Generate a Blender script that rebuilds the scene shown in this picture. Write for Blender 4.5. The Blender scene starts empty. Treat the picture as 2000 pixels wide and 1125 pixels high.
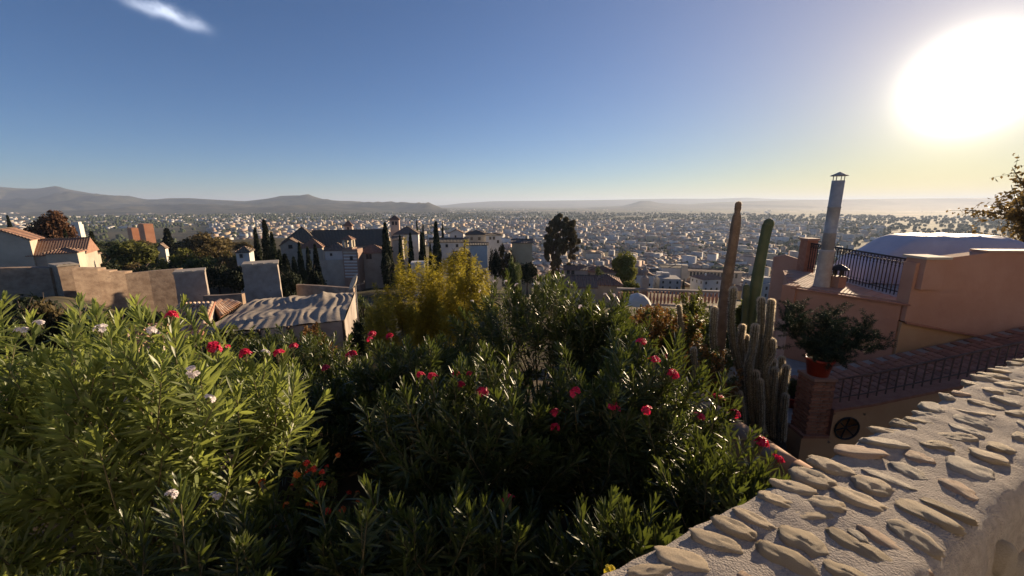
import bpy, math, random
import numpy as np
from mathutils import Vector, Matrix, noise, Quaternion
R = math.radians
rng = random.Random(7)
nrs = np.random.RandomState(11)
scene = bpy.context.scene
col = scene.collection

# ---------------------------------------------------------------- camera
PITCH = R(11.9)
FPX = 781.0                       # focal length in pixels of a 2000 px wide picture
cam_d = bpy.data.cameras.new('camera')
cam_d.sensor_width = 36.0
cam_d.lens = 36.0 * FPX / 2000.0
cam_d.clip_start = 0.05
cam_d.clip_end = 200000
cam = bpy.data.objects.new('camera', cam_d)
col.objects.link(cam)
cam.location = (0, 0, 0)
cam.rotation_euler = (R(90) - PITCH, 0, 0)
scene.camera = cam
CP, SP = math.cos(PITCH), math.sin(PITCH)

# ---------------------------------------------------------------- sun, sky, exposure
SUN_AZ = R(46.6)                  # to the right of straight ahead
SUN_EL = R(10.6)
SUNV = Vector((math.sin(SUN_AZ) * math.cos(SUN_EL), math.cos(SUN_AZ) * math.cos(SUN_EL), math.sin(SUN_EL)))
world = bpy.data.worlds.new('World')
scene.world = world
world.use_nodes = True
wn, wl = world.node_tree.nodes, world.node_tree.links
wn.clear()
sky = wn.new('ShaderNodeTexSky')
sky.sky_type = 'NISHITA'
sky.sun_disc = False
sky.sun_elevation = SUN_EL
sky.sun_rotation = SUN_AZ
sky.altitude = 900
sky.air_density = 0.8
sky.dust_density = 0.0
sky.ozone_density = 3.0
bg = wn.new('ShaderNodeBackground')
bg.inputs['Strength'].default_value = 0.055
tc = wn.new('ShaderNodeTexCoord')


def wmath(op, a, b=None, c=None):
    n = wn.new('ShaderNodeMath')
    n.operation = op
    for i, q in enumerate((a, b, c)):
        if q is None:
            continue
        if isinstance(q, (int, float)):
            n.inputs[i].default_value = q
        else:
            wl.new(q, n.inputs[i])
    return n.outputs[0]


# the glare of the low sun's aureole: falls off with the angle from the sun
dt = wn.new('ShaderNodeVectorMath')
dt.operation = 'DOT_PRODUCT'
wl.new(tc.outputs['Generated'], dt.inputs[0])
dt.inputs[1].default_value = SUNV
ang = wmath('ARCCOSINE', wmath('MINIMUM', dt.outputs['Value'], 0.999999))
core = wmath('MULTIPLY', wmath('POWER', 2.718, wmath('MULTIPLY', wmath('POWER', wmath('DIVIDE', ang, 0.044), 2.0), -1.0)), 4.0)
halo = wmath('MULTIPLY', wmath('POWER', 2.718, wmath('DIVIDE', ang, -0.045)), 0.9)
wide = wmath('MULTIPLY', wmath('POWER', 2.718, wmath('DIVIDE', ang, -0.24)), 0.33)
sepz = wn.new('ShaderNodeSeparateXYZ')
wl.new(tc.outputs['Generated'], sepz.inputs[0])
warm = wmath('MULTIPLY', wmath('POWER', 2.718, wmath('DIVIDE', ang, -0.70)), wmath('POWER', 2.718, wmath('DIVIDE', wmath('MAXIMUM', sepz.outputs['Z'], 0.0), -0.18)))
warm = wmath('MINIMUM', wmath('MULTIPLY', warm, 1.3), 1.0)
cg = wn.new('ShaderNodeBackground')
cg.inputs['Color'].default_value = (1.0, 0.93, 0.74, 1)
wl.new(wmath('ADD', core, halo), cg.inputs['Strength'])
wg = wn.new('ShaderNodeBackground')
wg.inputs['Color'].default_value = (1.0, 0.60, 0.12, 1)
wl.new(wide, wg.inputs['Strength'])
# one thin wisp of cirrus high up on the left
C0 = Vector((-1.0, 1.17, 0.62)).normalized()
cir_c = cir_u = cir_v = None
def wdot(vec, src):
    n = wn.new('ShaderNodeVectorMath')
    n.operation = 'DOT_PRODUCT'
    wl.new(src, n.inputs[0])
    n.inputs[1].default_value = vec
    return n.outputs['Value']
def ray(px, py):
    """direction through a pixel of the 2000 x 1125 photograph, forward part 1"""
    u, v = (px - 1000) / FPX, (562.5 - py) / FPX
    fw, up = CP + v * SP, v * CP - SP
    return Vector((u / fw, 1.0, up / fw))


def at(px, py, Y):
    return ray(px, py) * Y


def onz(px, py, z):
    r = ray(px, py)
    return r * (z / r.z)


def pix(p):
    d, v = p[1] * CP - p[2] * SP, p[2] * CP + p[1] * SP
    if d < 0.05:
        return (-9999, -9999)
    return (1000 + FPX * p[0] / d, 562.5 - FPX * v / d)


ca, cb = ray(244, -4).normalized(), ray(398, 54).normalized()
cmid = ((ca + cb) / 2).normalized()
cu = (cb - ca).normalized()
cv = cmid.cross(cu).normalized()
wob = wn.new('ShaderNodeTexNoise')
wob.inputs['Scale'].default_value = 26
wob.inputs['Detail'].default_value = 5
wl.new(tc.outputs['Generated'], wob.inputs['Vector'])
su = wmath('DIVIDE', wdot(cu, tc.outputs['Generated']), (cb - ca).length * 0.5)
su = wmath('SUBTRACT', su, cmid.dot(cu) / ((cb - ca).length * 0.5))
sv = wmath('ADD', wdot(cv, tc.outputs['Generated']), wmath('MULTIPLY', wmath('SUBTRACT', wob.outputs['Fac'], 0.5), 0.022))
sv = wmath('DIVIDE', sv, 0.0085)
cm = wmath('POWER', 2.718, wmath('MULTIPLY', wmath('ADD', wmath('POWER', wmath('ABSOLUTE', su), 4.0), wmath('POWER', wmath('ABSOLUTE', sv), 2.0)), -1.0))
front = wmath('GREATER_THAN', wdot(cmid, tc.outputs['Generated']), 0.5)
cirrus = wmath('MULTIPLY', wmath('MULTIPLY', cm, front), wmath('MULTIPLY', wob.outputs['Fac'], 0.75))
cb_ = wn.new('ShaderNodeBackground')
cb_.inputs['Color'].default_value = (0.85, 0.88, 0.95, 1)
wl.new(wmath('MULTIPLY', cirrus, 1.0), cb_.inputs['Strength'])
# low sun: the sky above the horizon beneath it loses its blue
tint = wn.new('ShaderNodeMix')
tint.data_type = 'RGBA'
tint.blend_type = 'MULTIPLY'
wl.new(warm, tint.inputs['Factor'])
wl.new(sky.outputs['Color'], tint.inputs['A'])
tint.inputs['B'].default_value = (1.0, 0.56, 0.14, 1)
tin2 = wn.new('ShaderNodeMix')
tin2.data_type = 'RGBA'
tin2.blend_type = 'MULTIPLY'
tin2.inputs['Factor'].default_value = 1.0
wl.new(tint.outputs['Result'], tin2.inputs['A'])
tin2.inputs['B'].default_value = (0.82, 0.92, 1.08, 1)
wl.new(tin2.outputs['Result'], bg.inputs['Color'])
a1, a2, a3 = [wn.new('ShaderNodeAddShader') for _ in range(3)]
wl.new(bg.outputs[0], a1.inputs[0]); wl.new(cg.outputs[0], a1.inputs[1])
wl.new(a1.outputs[0], a2.inputs[0]); wl.new(wg.outputs[0], a2.inputs[1])
wl.new(a2.outputs[0], a3.inputs[0]); wl.new(cb_.outputs[0], a3.inputs[1])
wo = wn.new('ShaderNodeOutputWorld')
wl.new(a3.outputs[0], wo.inputs['Surface'])

sun_d = bpy.data.lights.new('sun', 'SUN')
sun_d.energy = 5.0
sun_d.angle = R(0.5)
sun_d.color = (1.0, 0.76, 0.50)
sun = bpy.data.objects.new('sun', sun_d)
col.objects.link(sun)
sun.rotation_euler = SUNV.to_track_quat('Z', 'Y').to_euler()

vs = scene.view_settings
vs.view_transform = 'Standard'
vs.look = 'None'
vs.exposure = 1.1
vs.gamma = 1.0
vs.use_curve_mapping = False
cy = scene.cycles
cy.use_denoising = True
cy.max_bounces = 6
cy.diffuse_bounces = 3
cy.glossy_bounces = 2
cy.transmission_bounces = 4
cy.transparent_max_bounces = 6
cy.volume_bounces = 0
cy.caustics_reflective = False
cy.caustics_refractive = False
cy.sample_clamp_indirect = 6


# ---------------------------------------------------------------- helpers
def lnk(o, parent=None):
    col.objects.link(o)
    if parent is not None:
        o.parent = parent
    return o


def tag(o, label=None, cat=None, group=None, kind=None):
    if label: o['label'] = label
    if cat: o['category'] = cat
    if group: o['group'] = group
    if kind: o['kind'] = kind
    return o


def empty(name, loc=(0, 0, 0), rz=0.0):
    o = bpy.data.objects.new(name, None)
    o.empty_display_size = 0.2
    o.location = loc
    o.rotation_euler = (0, 0, rz)
    return lnk(o)


def copy_tree(o, parent=None):
    c = o.copy()
    col.objects.link(c)
    c.parent = parent
    for ch in list(o.children):
        copy_tree(ch, c)
    return c


class MB:
    """collects faces; build() links them as one mesh object"""
    def __init__(self):
        self.v, self.f, self.m = [], [], []

    def add(self, vs_, fs, mi=0):
        o = len(self.v)
        self.v.extend([tuple(p) for p in vs_])
        for q in fs:
            self.f.append([i + o for i in q])
            self.m.append(mi)
        return self

    def box(self, c, s, rz=0.0, mi=0, taper=1.0):
        x, y, z = [a / 2 for a in s]
        cs, sn = math.cos(rz), math.sin(rz)
        vs_ = []
        for dz in (-z, z):
            k = taper if dz > 0 else 1.0
            for dx, dy in ((-x, -y), (x, -y), (x, y), (-x, y)):
                dx, dy = dx * k, dy * k
                vs_.append((c[0] + dx * cs - dy * sn, c[1] + dx * sn + dy * cs, c[2] + dz))
        return self.add(vs_, [(3, 2, 1, 0), (4, 5, 6, 7), (0, 1, 5, 4), (1, 2, 6, 5), (2, 3, 7, 6), (3, 0, 4, 7)], mi)

    def prism(self, poly, z0, z1, mi=0, mtop=None):
        """poly counter-clockwise; z1 may be a list of heights"""
        n = len(poly)
        zt = z1 if isinstance(z1, (list, tuple)) else [z1] * n
        zb = z0 if isinstance(z0, (list, tuple)) else [z0] * n
        vs_ = [(p[0], p[1], zb[i]) for i, p in enumerate(poly)] + [(p[0], p[1], zt[i]) for i, p in enumerate(poly)]
        self.add(vs_, [(i, (i + 1) % n, n + (i + 1) % n, n + i) for i in range(n)] + [tuple(range(n - 1, -1, -1))], mi)
        self.add(vs_[n:], [tuple(range(n))], mi if mtop is None else mtop)
        return self

    def tube(self, path, rad, n=8, mi=0, cap=True, ribs=0, depth=0.0):
        path = [Vector(p) for p in path]
        k = len(path)
        if isinstance(rad, (int, float)):
            rad = [rad] * k
        up = Vector((0.13, 0.31, 0.94))
        vs_, fs = [], []
        for i, p in enumerate(path):
            t = (path[min(i + 1, k - 1)] - path[max(i - 1, 0)]).normalized()
            a = t.cross(up)
            if a.length < 1e-3:
                a = t.cross(Vector((1, 0, 0)))
            a.normalize()
            b = t.cross(a)
            for j in range(n):
                th = 2 * math.pi * j / n
                r = rad[i]
                if ribs:
                    r *= 1.0 - depth * (j % 2)
                vs_.append(p + a * (r * math.cos(th)) + b * (r * math.sin(th)))
        for i in range(k - 1):
            for j in range(n):
                fs.append((i * n + j, i * n + (j + 1) % n, (i + 1) * n + (j + 1) % n, (i + 1) * n + j))
        if cap:
            fs.append(tuple(range(n - 1, -1, -1)))
            fs.append(tuple((k - 1) * n + j for j in range(n)))
        return self.add(vs_, fs, mi)

    def lathe(self, c, prof, n=20, mi=0):
        vs_, fs = [], []
        for (r, z) in prof:
            for j in range(n):
                th = 2 * math.pi * j / n
                vs_.append((c[0] + r * math.cos(th), c[1] + r * math.sin(th), c[2] + z))
        for i in range(len(prof) - 1):
            for j in range(n):
                fs.append((i * n + j, i * n + (j + 1) % n, (i + 1) * n + (j + 1) % n, (i + 1) * n + j))
        fs.append(tuple(range(n - 1, -1, -1)))
        fs.append(tuple((len(prof) - 1) * n + j for j in range(n)))
        return self.add(vs_, fs, mi)

    def mesh(self, name, mats, smooth=False):
        me = bpy.data.meshes.new(name)
        me.from_pydata(self.v, [], self.f)
        for mt in (mats if isinstance(mats, (list, tuple)) else [mats]):
            me.materials.append(mt)
        if any(self.m):
            me.polygons.foreach_set('material_index', self.m)
        if smooth:
            me.polygons.foreach_set('use_smooth', [True] * len(me.polygons))
        me.update()
        return me

    def build(self, name, mats, parent=None, smooth=False, loc=None):
        o = bpy.data.objects.new(name, self.mesh(name, mats, smooth))
        if loc is not None:
            o.location = loc
        return lnk(o, parent)


def np_mesh(name, V, Fq, mats, mi=None, smooth=False):
    """numpy vertices and an (n,4) array of quads"""
    me = bpy.data.meshes.new(name)
    V = np.ascontiguousarray(V, dtype=np.float32)
    Fq = np.ascontiguousarray(Fq, dtype=np.int32)
    me.vertices.add(len(V))
    me.vertices.foreach_set('co', V.ravel())
    k = Fq.shape[1]
    me.loops.add(Fq.size)
    me.loops.foreach_set('vertex_index', Fq.ravel())
    me.polygons.add(len(Fq))
    me.polygons.foreach_set('loop_start', np.arange(0, Fq.size, k, dtype=np.int32))
    for mt in (mats if isinstance(mats, (list, tuple)) else [mats]):
        me.materials.append(mt)
    if mi is not None:
        me.polygons.foreach_set('material_index', np.ascontiguousarray(mi, dtype=np.int32))
    if smooth:
        me.polygons.foreach_set('use_smooth', np.ones(len(Fq), dtype=bool))
    me.update(calc_edges=True)
    return me


def place(me, name, loc=(0, 0, 0), rot=None, scale=1.0, parent=None):
    o = bpy.data.objects.new(name, me)
    o.location = loc
    if rot is not None:
        if isinstance(rot, Quaternion):
            o.rotation_mode = 'QUATERNION'
            o.rotation_quaternion = rot
        else:
            o.rotation_euler = rot
    o.scale = (scale,) * 3 if isinstance(scale, (int, float)) else scale
    return lnk(o, parent)


# ---------------------------------------------------------------- materials
MATS = {}


def M(name, c1, c2=None, rough=0.8, scale=3.0, bump=0.0, bscale=20.0, rand=0.0, metal=0.0, spec=0.4, trans=0.0, tcol=None, coord='Object', stretch=None, bdist=0.02, c3=None):
    """procedural: two or three colours mixed by fractal noise, optional relief, per-object variation, light coming through"""
    if name in MATS:
        return MATS[name]
    m = bpy.data.materials.new(name)
    m.use_nodes = True
    nt = m.node_tree
    n, l = nt.nodes, nt.links
    p = n['Principled BSDF']
    out = n['Material Output']
    p.inputs['Roughness'].default_value = rough
    p.inputs['Metallic'].default_value = metal
    p.inputs['Specular IOR Level'].default_value = spec
    t = n.new('ShaderNodeTexCoord')
    vec = t.outputs[coord]
    if stretch:
        mp = n.new('ShaderNodeMapping')
        mp.inputs['Scale'].default_value = stretch
        l.new(vec, mp.inputs['Vector'])
        vec = mp.outputs[0]
    ns = n.new('ShaderNodeTexNoise')
    ns.inputs['Scale'].default_value = scale
    ns.inputs['Detail'].default_value = 6
    ns.inputs['Roughness'].default_value = 0.62
    l.new(vec, ns.inputs['Vector'])
    rp = n.new('ShaderNodeValToRGB')
    c2 = c2 or tuple(a * 0.8 for a in c1)
    e = rp.color_ramp.elements
    e[0].position, e[1].position = 0.36, 0.64
    e[0].color, e[1].color = (*c1, 1), (*c2, 1)
    if c3:
        k = rp.color_ramp.elements.new(0.72)
        k.color = (*c3, 1)
    l.new(ns.outputs['Fac'], rp.inputs['Fac'])
    colr = rp.outputs['Color']
    if rand > 0:
        oi = n.new('ShaderNodeObjectInfo')
        hs = n.new('ShaderNodeHueSaturation')
        mr = n.new('ShaderNodeMapRange')
        mr.inputs['To Min'].default_value = 1 - rand
        mr.inputs['To Max'].default_value = 1 + rand
        l.new(oi.outputs['Random'], mr.inputs['Value'])
        l.new(mr.outputs[0], hs.inputs['Value'])
        l.new(colr, hs.inputs['Color'])
        colr = hs.outputs['Color']
    l.new(colr, p.inputs['Base Color'])
    if bump > 0:
        b = n.new('ShaderNodeBump')
        b.inputs['Strength'].default_value = bump
        b.inputs['Distance'].default_value = bdist
        nb = n.new('ShaderNodeTexNoise')
        nb.inputs['Scale'].default_value = bscale
        nb.inputs['Detail'].default_value = 5
        l.new(vec, nb.inputs['Vector'])
        l.new(nb.outputs['Fac'], b.inputs['Height'])
        l.new(b.outputs[0], p.inputs['Normal'])
    if trans > 0:
        tr = n.new('ShaderNodeBsdfTranslucent')
        if tcol:
            tm = n.new('ShaderNodeMix')
            tm.data_type = 'RGBA'
            tm.inputs['Factor'].default_value = 0.65
            l.new(colr, tm.inputs['A'])
            tm.inputs['B'].default_value = (*tcol, 1)
            l.new(tm.outputs['Result'], tr.inputs['Color'])
        else:
            l.new(colr, tr.inputs['Color'])
        mx = n.new('ShaderNodeMixShader')
        mx.inputs[0].default_value = trans
        l.new(p.outputs[0], mx.inputs[1])
        l.new(tr.outputs[0], mx.inputs[2])
        l.new(mx.outputs[0], out.inputs['Surface'])
    MATS[name] = m
    return m


def fbm(x, y, z=0.0, o=5):
    return noise.fractal(Vector((x, y, z)), 1.0, 2.1, o)
# ================================================================ LAND
def sstep(a, b, x):
    t = np.clip((x - a) / (b - a), 0, 1)
    return t * t * (3 - 2 * t)


RL = [0, 6, 8, 12, 20, 60, 90, 130, 200, 400, 700, 1000, 1500, 2500]
ZL = [-2.9, -3.2, -4.2, -6.2, -8.5, -17, -21, -26, -29, -36, -50, -86, -133, -135]
RR = [0, 6, 8, 12, 25, 60, 130, 200, 350, 550, 800, 1000, 2500]
ZR = [-2.9, -3.2, -4.0, -5.6, -6.9, -16, -29, -42, -72, -104, -128, -135, -135]


def hgt(x, y):
    x, y = np.asarray(x, float), np.asarray(y, float)
    r = np.hypot(x, y)
    az = np.degrees(np.arctan2(x, y))
    w = 1 - sstep(-20, -7, az)
    z = np.interp(r, RL, ZL) * w + np.interp(r, RR, ZR) * (1 - w)
    # the bank on the far left is higher
    z = z + 7.0 * (1 - sstep(-50, -42, az)) * sstep(55, 75, r) * (1 - sstep(180, 300, r)) * sstep(-100, -80, az)
    # the alley and the plot of the house lie below the garden
    k = sstep(2.95, 3.25, x) * sstep(-3, 0, y) * (1 - sstep(14, 22, r))
    z = z * (1 - k) + np.minimum(z, -4.6) * k
    # gentle unevenness
    z = z + 0.10 * np.sin(x * 0.9 + 1.3 * np.sin(y * 0.7)) * (1 - k) * np.clip(r / 5, 0, 1)
    far = sstep(1500, 6000, r)
    z = z + far * 5.0 * np.sin(x / 900.0 + 1.7) * np.cos(y / 1300.0 + 0.4)
    return z


def hz(x, y):
    return float(hgt(x, y))


def land_material():
    m = bpy.data.materials.new('land')
    m.use_nodes = True
    nt = m.node_tree
    n, l = nt.nodes, nt.links
    p = n['Principled BSDF']
    p.inputs['Roughness'].default_value = 0.95
    p.inputs['Specular IOR Level'].default_value = 0.1
    g = n.new('ShaderNodeNewGeometry')

    def ramp(src, stops, const=False):
        rp = n.new('ShaderNodeValToRGB')
        if const:
            rp.color_ramp.interpolation = 'CONSTANT'
        e = rp.color_ramp.elements
        while len(e) < len(stops):
            e.new(0.5)
        for i, (pos, c) in enumerate(stops):
            e[i].position = pos
            e[i].color = (*c, 1)
        l.new(src, rp.inputs['Fac'])
        return rp.outputs['Color']

    def noi(sc, det=5, st=(1, 1, 1)):
        mp = n.new('ShaderNodeMapping')
        mp.inputs['Scale'].default_value = st
        l.new(g.outputs['Position'], mp.inputs['Vector'])
        t = n.new('ShaderNodeTexNoise')
        t.inputs['Scale'].default_value = sc
        t.inputs['Detail'].default_value = det
        l.new(mp.outputs[0], t.inputs['Vector'])
        return t.outputs['Fac']

    def mix(f, a, b, mode='MIX'):
        x = n.new('ShaderNodeMix')
        x.data_type = 'RGBA'
        x.blend_type = mode
        if isinstance(f, float):
            x.inputs['Factor'].default_value = f
        else:
            l.new(f, x.inputs['Factor'])
        l.new(a, x.inputs['A'])
        l.new(b, x.inputs['B'])
        return x.outputs['Result']

    near = ramp(noi(2.2), [(0.3, (0.045, 0.034, 0.022)), (0.6, (0.09, 0.07, 0.045)), (0.75, (0.05, 0.06, 0.022))])
    slope = ramp(noi(0.09, 8), [(0.3, (0.045, 0.055, 0.022)), (0.5, (0.10, 0.085, 0.05)), (0.7, (0.15, 0.12, 0.075))])
    vo = n.new('ShaderNodeTexVoronoi')
    vo.inputs['Scale'].default_value = 1.0
    mp = n.new('ShaderNodeMapping')
    mp.inputs['Scale'].default_value = (1 / 420, 1 / 300, 0.0)
    mp.inputs['Rotation'].default_value = (0, 0, 0.5)
    l.new(g.outputs['Position'], mp.inputs['Vector'])
    l.new(mp.outputs[0], vo.inputs['Vector'])
    sp = n.new('ShaderNodeSeparateColor')
    l.new(vo.outputs['Color'], sp.inputs['Color'])
    fields = ramp(sp.outputs[0], [(0.0, (0.05, 0.065, 0.03)), (0.22, (0.085, 0.10, 0.045)), (0.42, (0.17, 0.145, 0.085)), (0.58, (0.06, 0.075, 0.035)), (0.74, (0.12, 0.115, 0.06)), (0.88, (0.24, 0.20, 0.13))], True)
    rows = ramp(noi(0.012, 9), [(0.35, (0.62, 0.62, 0.62)), (0.65, (1.25, 1.22, 1.15))])
    fields = mix(1.0, fields, rows, 'MULTIPLY')
    ln = n.new('ShaderNodeVectorMath')
    ln.operation = 'LENGTH'
    l.new(g.outputs['Position'], ln.inputs[0])

    def mr(a, b):
        q = n.new('ShaderNodeMapRange')
        q.inputs['From Min'].default_value = a
        q.inputs['From Max'].default_value = b
        l.new(ln.outputs['Value'], q.inputs['Value'])
        return q.outputs[0]
    c = mix(mr(12, 60), near, slope)
    c = mix(mr(2200, 3600), c, fields)
    l.new(c, p.inputs['Base Color'])
    return m


def make_land():
    rs = np.concatenate([np.linspace(0.4, 10, 25)[:-1], np.geomspace(10, 44000, 150)])
    azs = np.radians(np.concatenate([np.linspace(-78, 78, 330), np.linspace(84, 276, 34)]))
    A, Rr = np.meshgrid(azs, rs)
    X, Y = Rr * np.sin(A), Rr * np.cos(A)
    Z = hgt(X, Y)
    V = np.stack([X, Y, Z], -1).reshape(-1, 3)
    nr, na = len(rs), len(azs)
    i, j = np.meshgrid(np.arange(nr - 1), np.arange(na), indexing='ij')
    j2 = (j + 1) % na
    F = np.stack([i * na + j, i * na + j2, (i + 1) * na + j2, (i + 1) * na + j], -1).reshape(-1, 4)
    F = F[:, ::-1]
    me = np_mesh('ground', V, F, land_material(), smooth=True)
    o = place(me, 'ground')
    tag(o, kind='structure')


make_land()

hill_mat = M('hill_scrub', (0.035, 0.042, 0.024), (0.11, 0.095, 0.06), rough=0.95, scale=0.0035, c3=(0.20, 0.16, 0.115), spec=0.1)


def ridge(name, pts, Y, front, back, shape, amp, seed, step=9.0):
    """a chain of hills: crest drawn through given view directions at distance Y, rising out of the plain"""
    pxs = np.arange(pts[0][0], pts[-1][0] + 1, step)
    pys = np.interp(pxs, [p[0] for p in pts], [p[1] for p in pts])
    rows = 26
    V = []
    for px_, py_ in zip(pxs, pys):
        r = ray(px_, py_)
        zr = r.z * Y
        zr += 0.012 * abs(zr + 140) * fbm(px_ * 0.02, seed)
        for k in range(rows + 8):
            if k <= rows:
                t = k / rows
                s = shape(t)
                yy = Y - front * (1 - t)
            else:
                t = 1 + (k - rows) / 8.0
                s = max(0.0, 1 - (t - 1) ** 0.8)
                yy = Y + back * (t - 1)
            x = r.x * yy
            n1 = noise.ridged_multi_fractal(Vector((x / 2600.0, yy / 2600.0, seed)), 0.9, 2.0, 5, 0.9, 2.0) - 0.9
            wgt = max(0.0, 4 * s * (1 - s)) if t < 1 else 0.0
            z = -142 + (zr + 142) * s + amp * n1 * wgt
            V.append((x, yy, max(z, -141 if t < 0.02 else -138.0)))
    nc, nr = len(pxs), rows + 9 - 1
    F = []
    for i in range(nc - 1):
        for k in range(nr - 1):
            a = i * nr + k
            F.append((a, a + nr, a + nr + 1, a + 1))
    me = np_mesh(name, np.array(V), np.array(F), hill_mat, smooth=True)
    o = place(me, name)
    tag(o, kind='structure')
    return o


ridge('mountains', [(-900, 380), (-500, 372), (-200, 369), (0, 365), (40, 368), (75, 368), (110, 363), (130, 369), (180, 378), (210, 383), (250, 385), (290, 391),
      (330, 387), (370, 387), (420, 390), (480, 393), (520, 388), (550, 383), (590, 382), (620, 388), (680, 396), (740, 400), (800, 403), (850, 407), (880, 409)],
      10000, 5600, 2500, lambda t: 0.16 * t + 0.14 * t * t + 0.70 * t ** 3.2, 300, 3.1)
ridge('hills', [(1090, 409), (1150, 405), (1215, 402), (1236, 397), (1252, 392), (1268, 392), (1290, 397), (1340, 399), (1400, 395), (1500, 392), (1600, 390), (1750, 388), (1900, 387),
      (2000, 386), (2400, 384), (3000, 380)], 13000, 5000, 4000, lambda t: 0.3 * t + 0.7 * t ** 3, 40, 8.3)
ridge('distant_hills', [(740, 408), (800, 405), (850, 403), (900, 397), (960, 393), (1060, 392), (1130, 391), (1200, 390), (1300, 388), (1400, 388), (1460, 386), (1520, 389), (1600, 390), (1700, 392)],
      21000, 5000, 4000, lambda t: t ** 1.6, 60, 5.5)

# the evening haze over the plain
hzm = bpy.data.materials.new('haze_air')
hzm.use_nodes = True
hn = hzm.node_tree.nodes
hn.remove(hn['Principled BSDF'])
pv = hn.new('ShaderNodeVolumePrincipled')
HAZE_DENSITY = 4.8e-5
pv.inputs['Color'].default_value = (0.60, 0.73, 0.97, 1)
pv.inputs['Density'].default_value = HAZE_DENSITY
pv.inputs['Anisotropy'].default_value = 0.2
hzm.node_tree.links.new(pv.outputs['Volume'], hn['Material Output'].inputs['Volume'])
hb = MB().box((0, 0, 155), (91000, 91000, 610)).build('haze', hzm)
tag(hb, kind='stuff')

# ================================================================ THE TOWN
W_WHITE = M('render_white', (0.50, 0.485, 0.45), (0.62, 0.60, 0.56), scale=0.3, rough=0.9)
W_CREAM = M('render_cream', (0.40, 0.345, 0.265), (0.50, 0.44, 0.345), scale=0.3, rough=0.9)
W_PINK = M('render_pinkish', (0.46, 0.32, 0.25), (0.54, 0.40, 0.31), scale=0.3, rough=0.9)
W_OCHRE = M('render_ochre', (0.45, 0.33, 0.19), (0.52, 0.40, 0.25), scale=0.3, rough=0.9)
W_GREY = M('render_grey', (0.34, 0.33, 0.31), (0.42, 0.40, 0.38), scale=0.3, rough=0.9)
R_TERRA = M('roof_terracotta', (0.22, 0.115, 0.07), (0.30, 0.18, 0.12), scale=0.6, rough=0.9)
R_BROWN = M('roof_brown', (0.13, 0.085, 0.06), (0.20, 0.14, 0.10), scale=0.6, rough=0.9)
R_GREY = M('roof_flat', (0.26, 0.24, 0.22), (0.36, 0.33, 0.30), scale=0.6, rough=0.9)
GLASS = M('window_dark', (0.03, 0.033, 0.04), (0.05, 0.055, 0.06), rough=0.25, scale=2, spec=0.6)
WOODD = M('wood_dark', (0.05, 0.03, 0.02), (0.09, 0.055, 0.035), rough=0.7, scale=6)
TOWN_MATS = [W_WHITE, W_CREAM, W_PINK, W_OCHRE, W_GREY, R_TERRA, R_BROWN, R_GREY, GLASS]


def blocks_np(xs, ys, w, d, h, rot, roofh, wall_i, roof_i):
    n = len(xs)
    z0 = hgt(xs, ys) - 3.0
    cs, sn = np.cos(rot), np.sin(rot)
    V = np.zeros((n, 12, 3))
    ux = np.array([-1, 1, 1, -1]) * 0.5
    uy = np.array([-1, -1, 1, 1]) * 0.5
    for lv in range(3):
        for k in range(4):
            if lv < 2:
                dx, dy = ux[k] * w, uy[k] * d
            else:
                ins = np.minimum(w, d)
                dx, dy = ux[k] * (w - ins * 0.96), uy[k] * (d - ins * 0.96)
            V[:, lv * 4 + k, 0] = xs + dx * cs - dy * sn
            V[:, lv * 4 + k, 1] = ys + dx * sn + dy * cs
            V[:, lv * 4 + k, 2] = z0 if lv == 0 else (z0 + 3 + h if lv == 1 else z0 + 3 + h + roofh)
    base = np.array([[0, 1, 5, 4], [1, 2, 6, 5], [2, 3, 7, 6], [3, 0, 4, 7], [4, 5, 9, 8], [5, 6, 10, 9], [6, 7, 11, 10], [7, 4, 8, 11], [8, 9, 10, 11]])
    F = (base[None] + (np.arange(n) * 12)[:, None, None]).reshape(-1, 4)
    mi = np.stack([wall_i] * 4 + [roof_i] * 5, 1).reshape(-1)
    return V.reshape(-1, 3), F, mi


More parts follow.
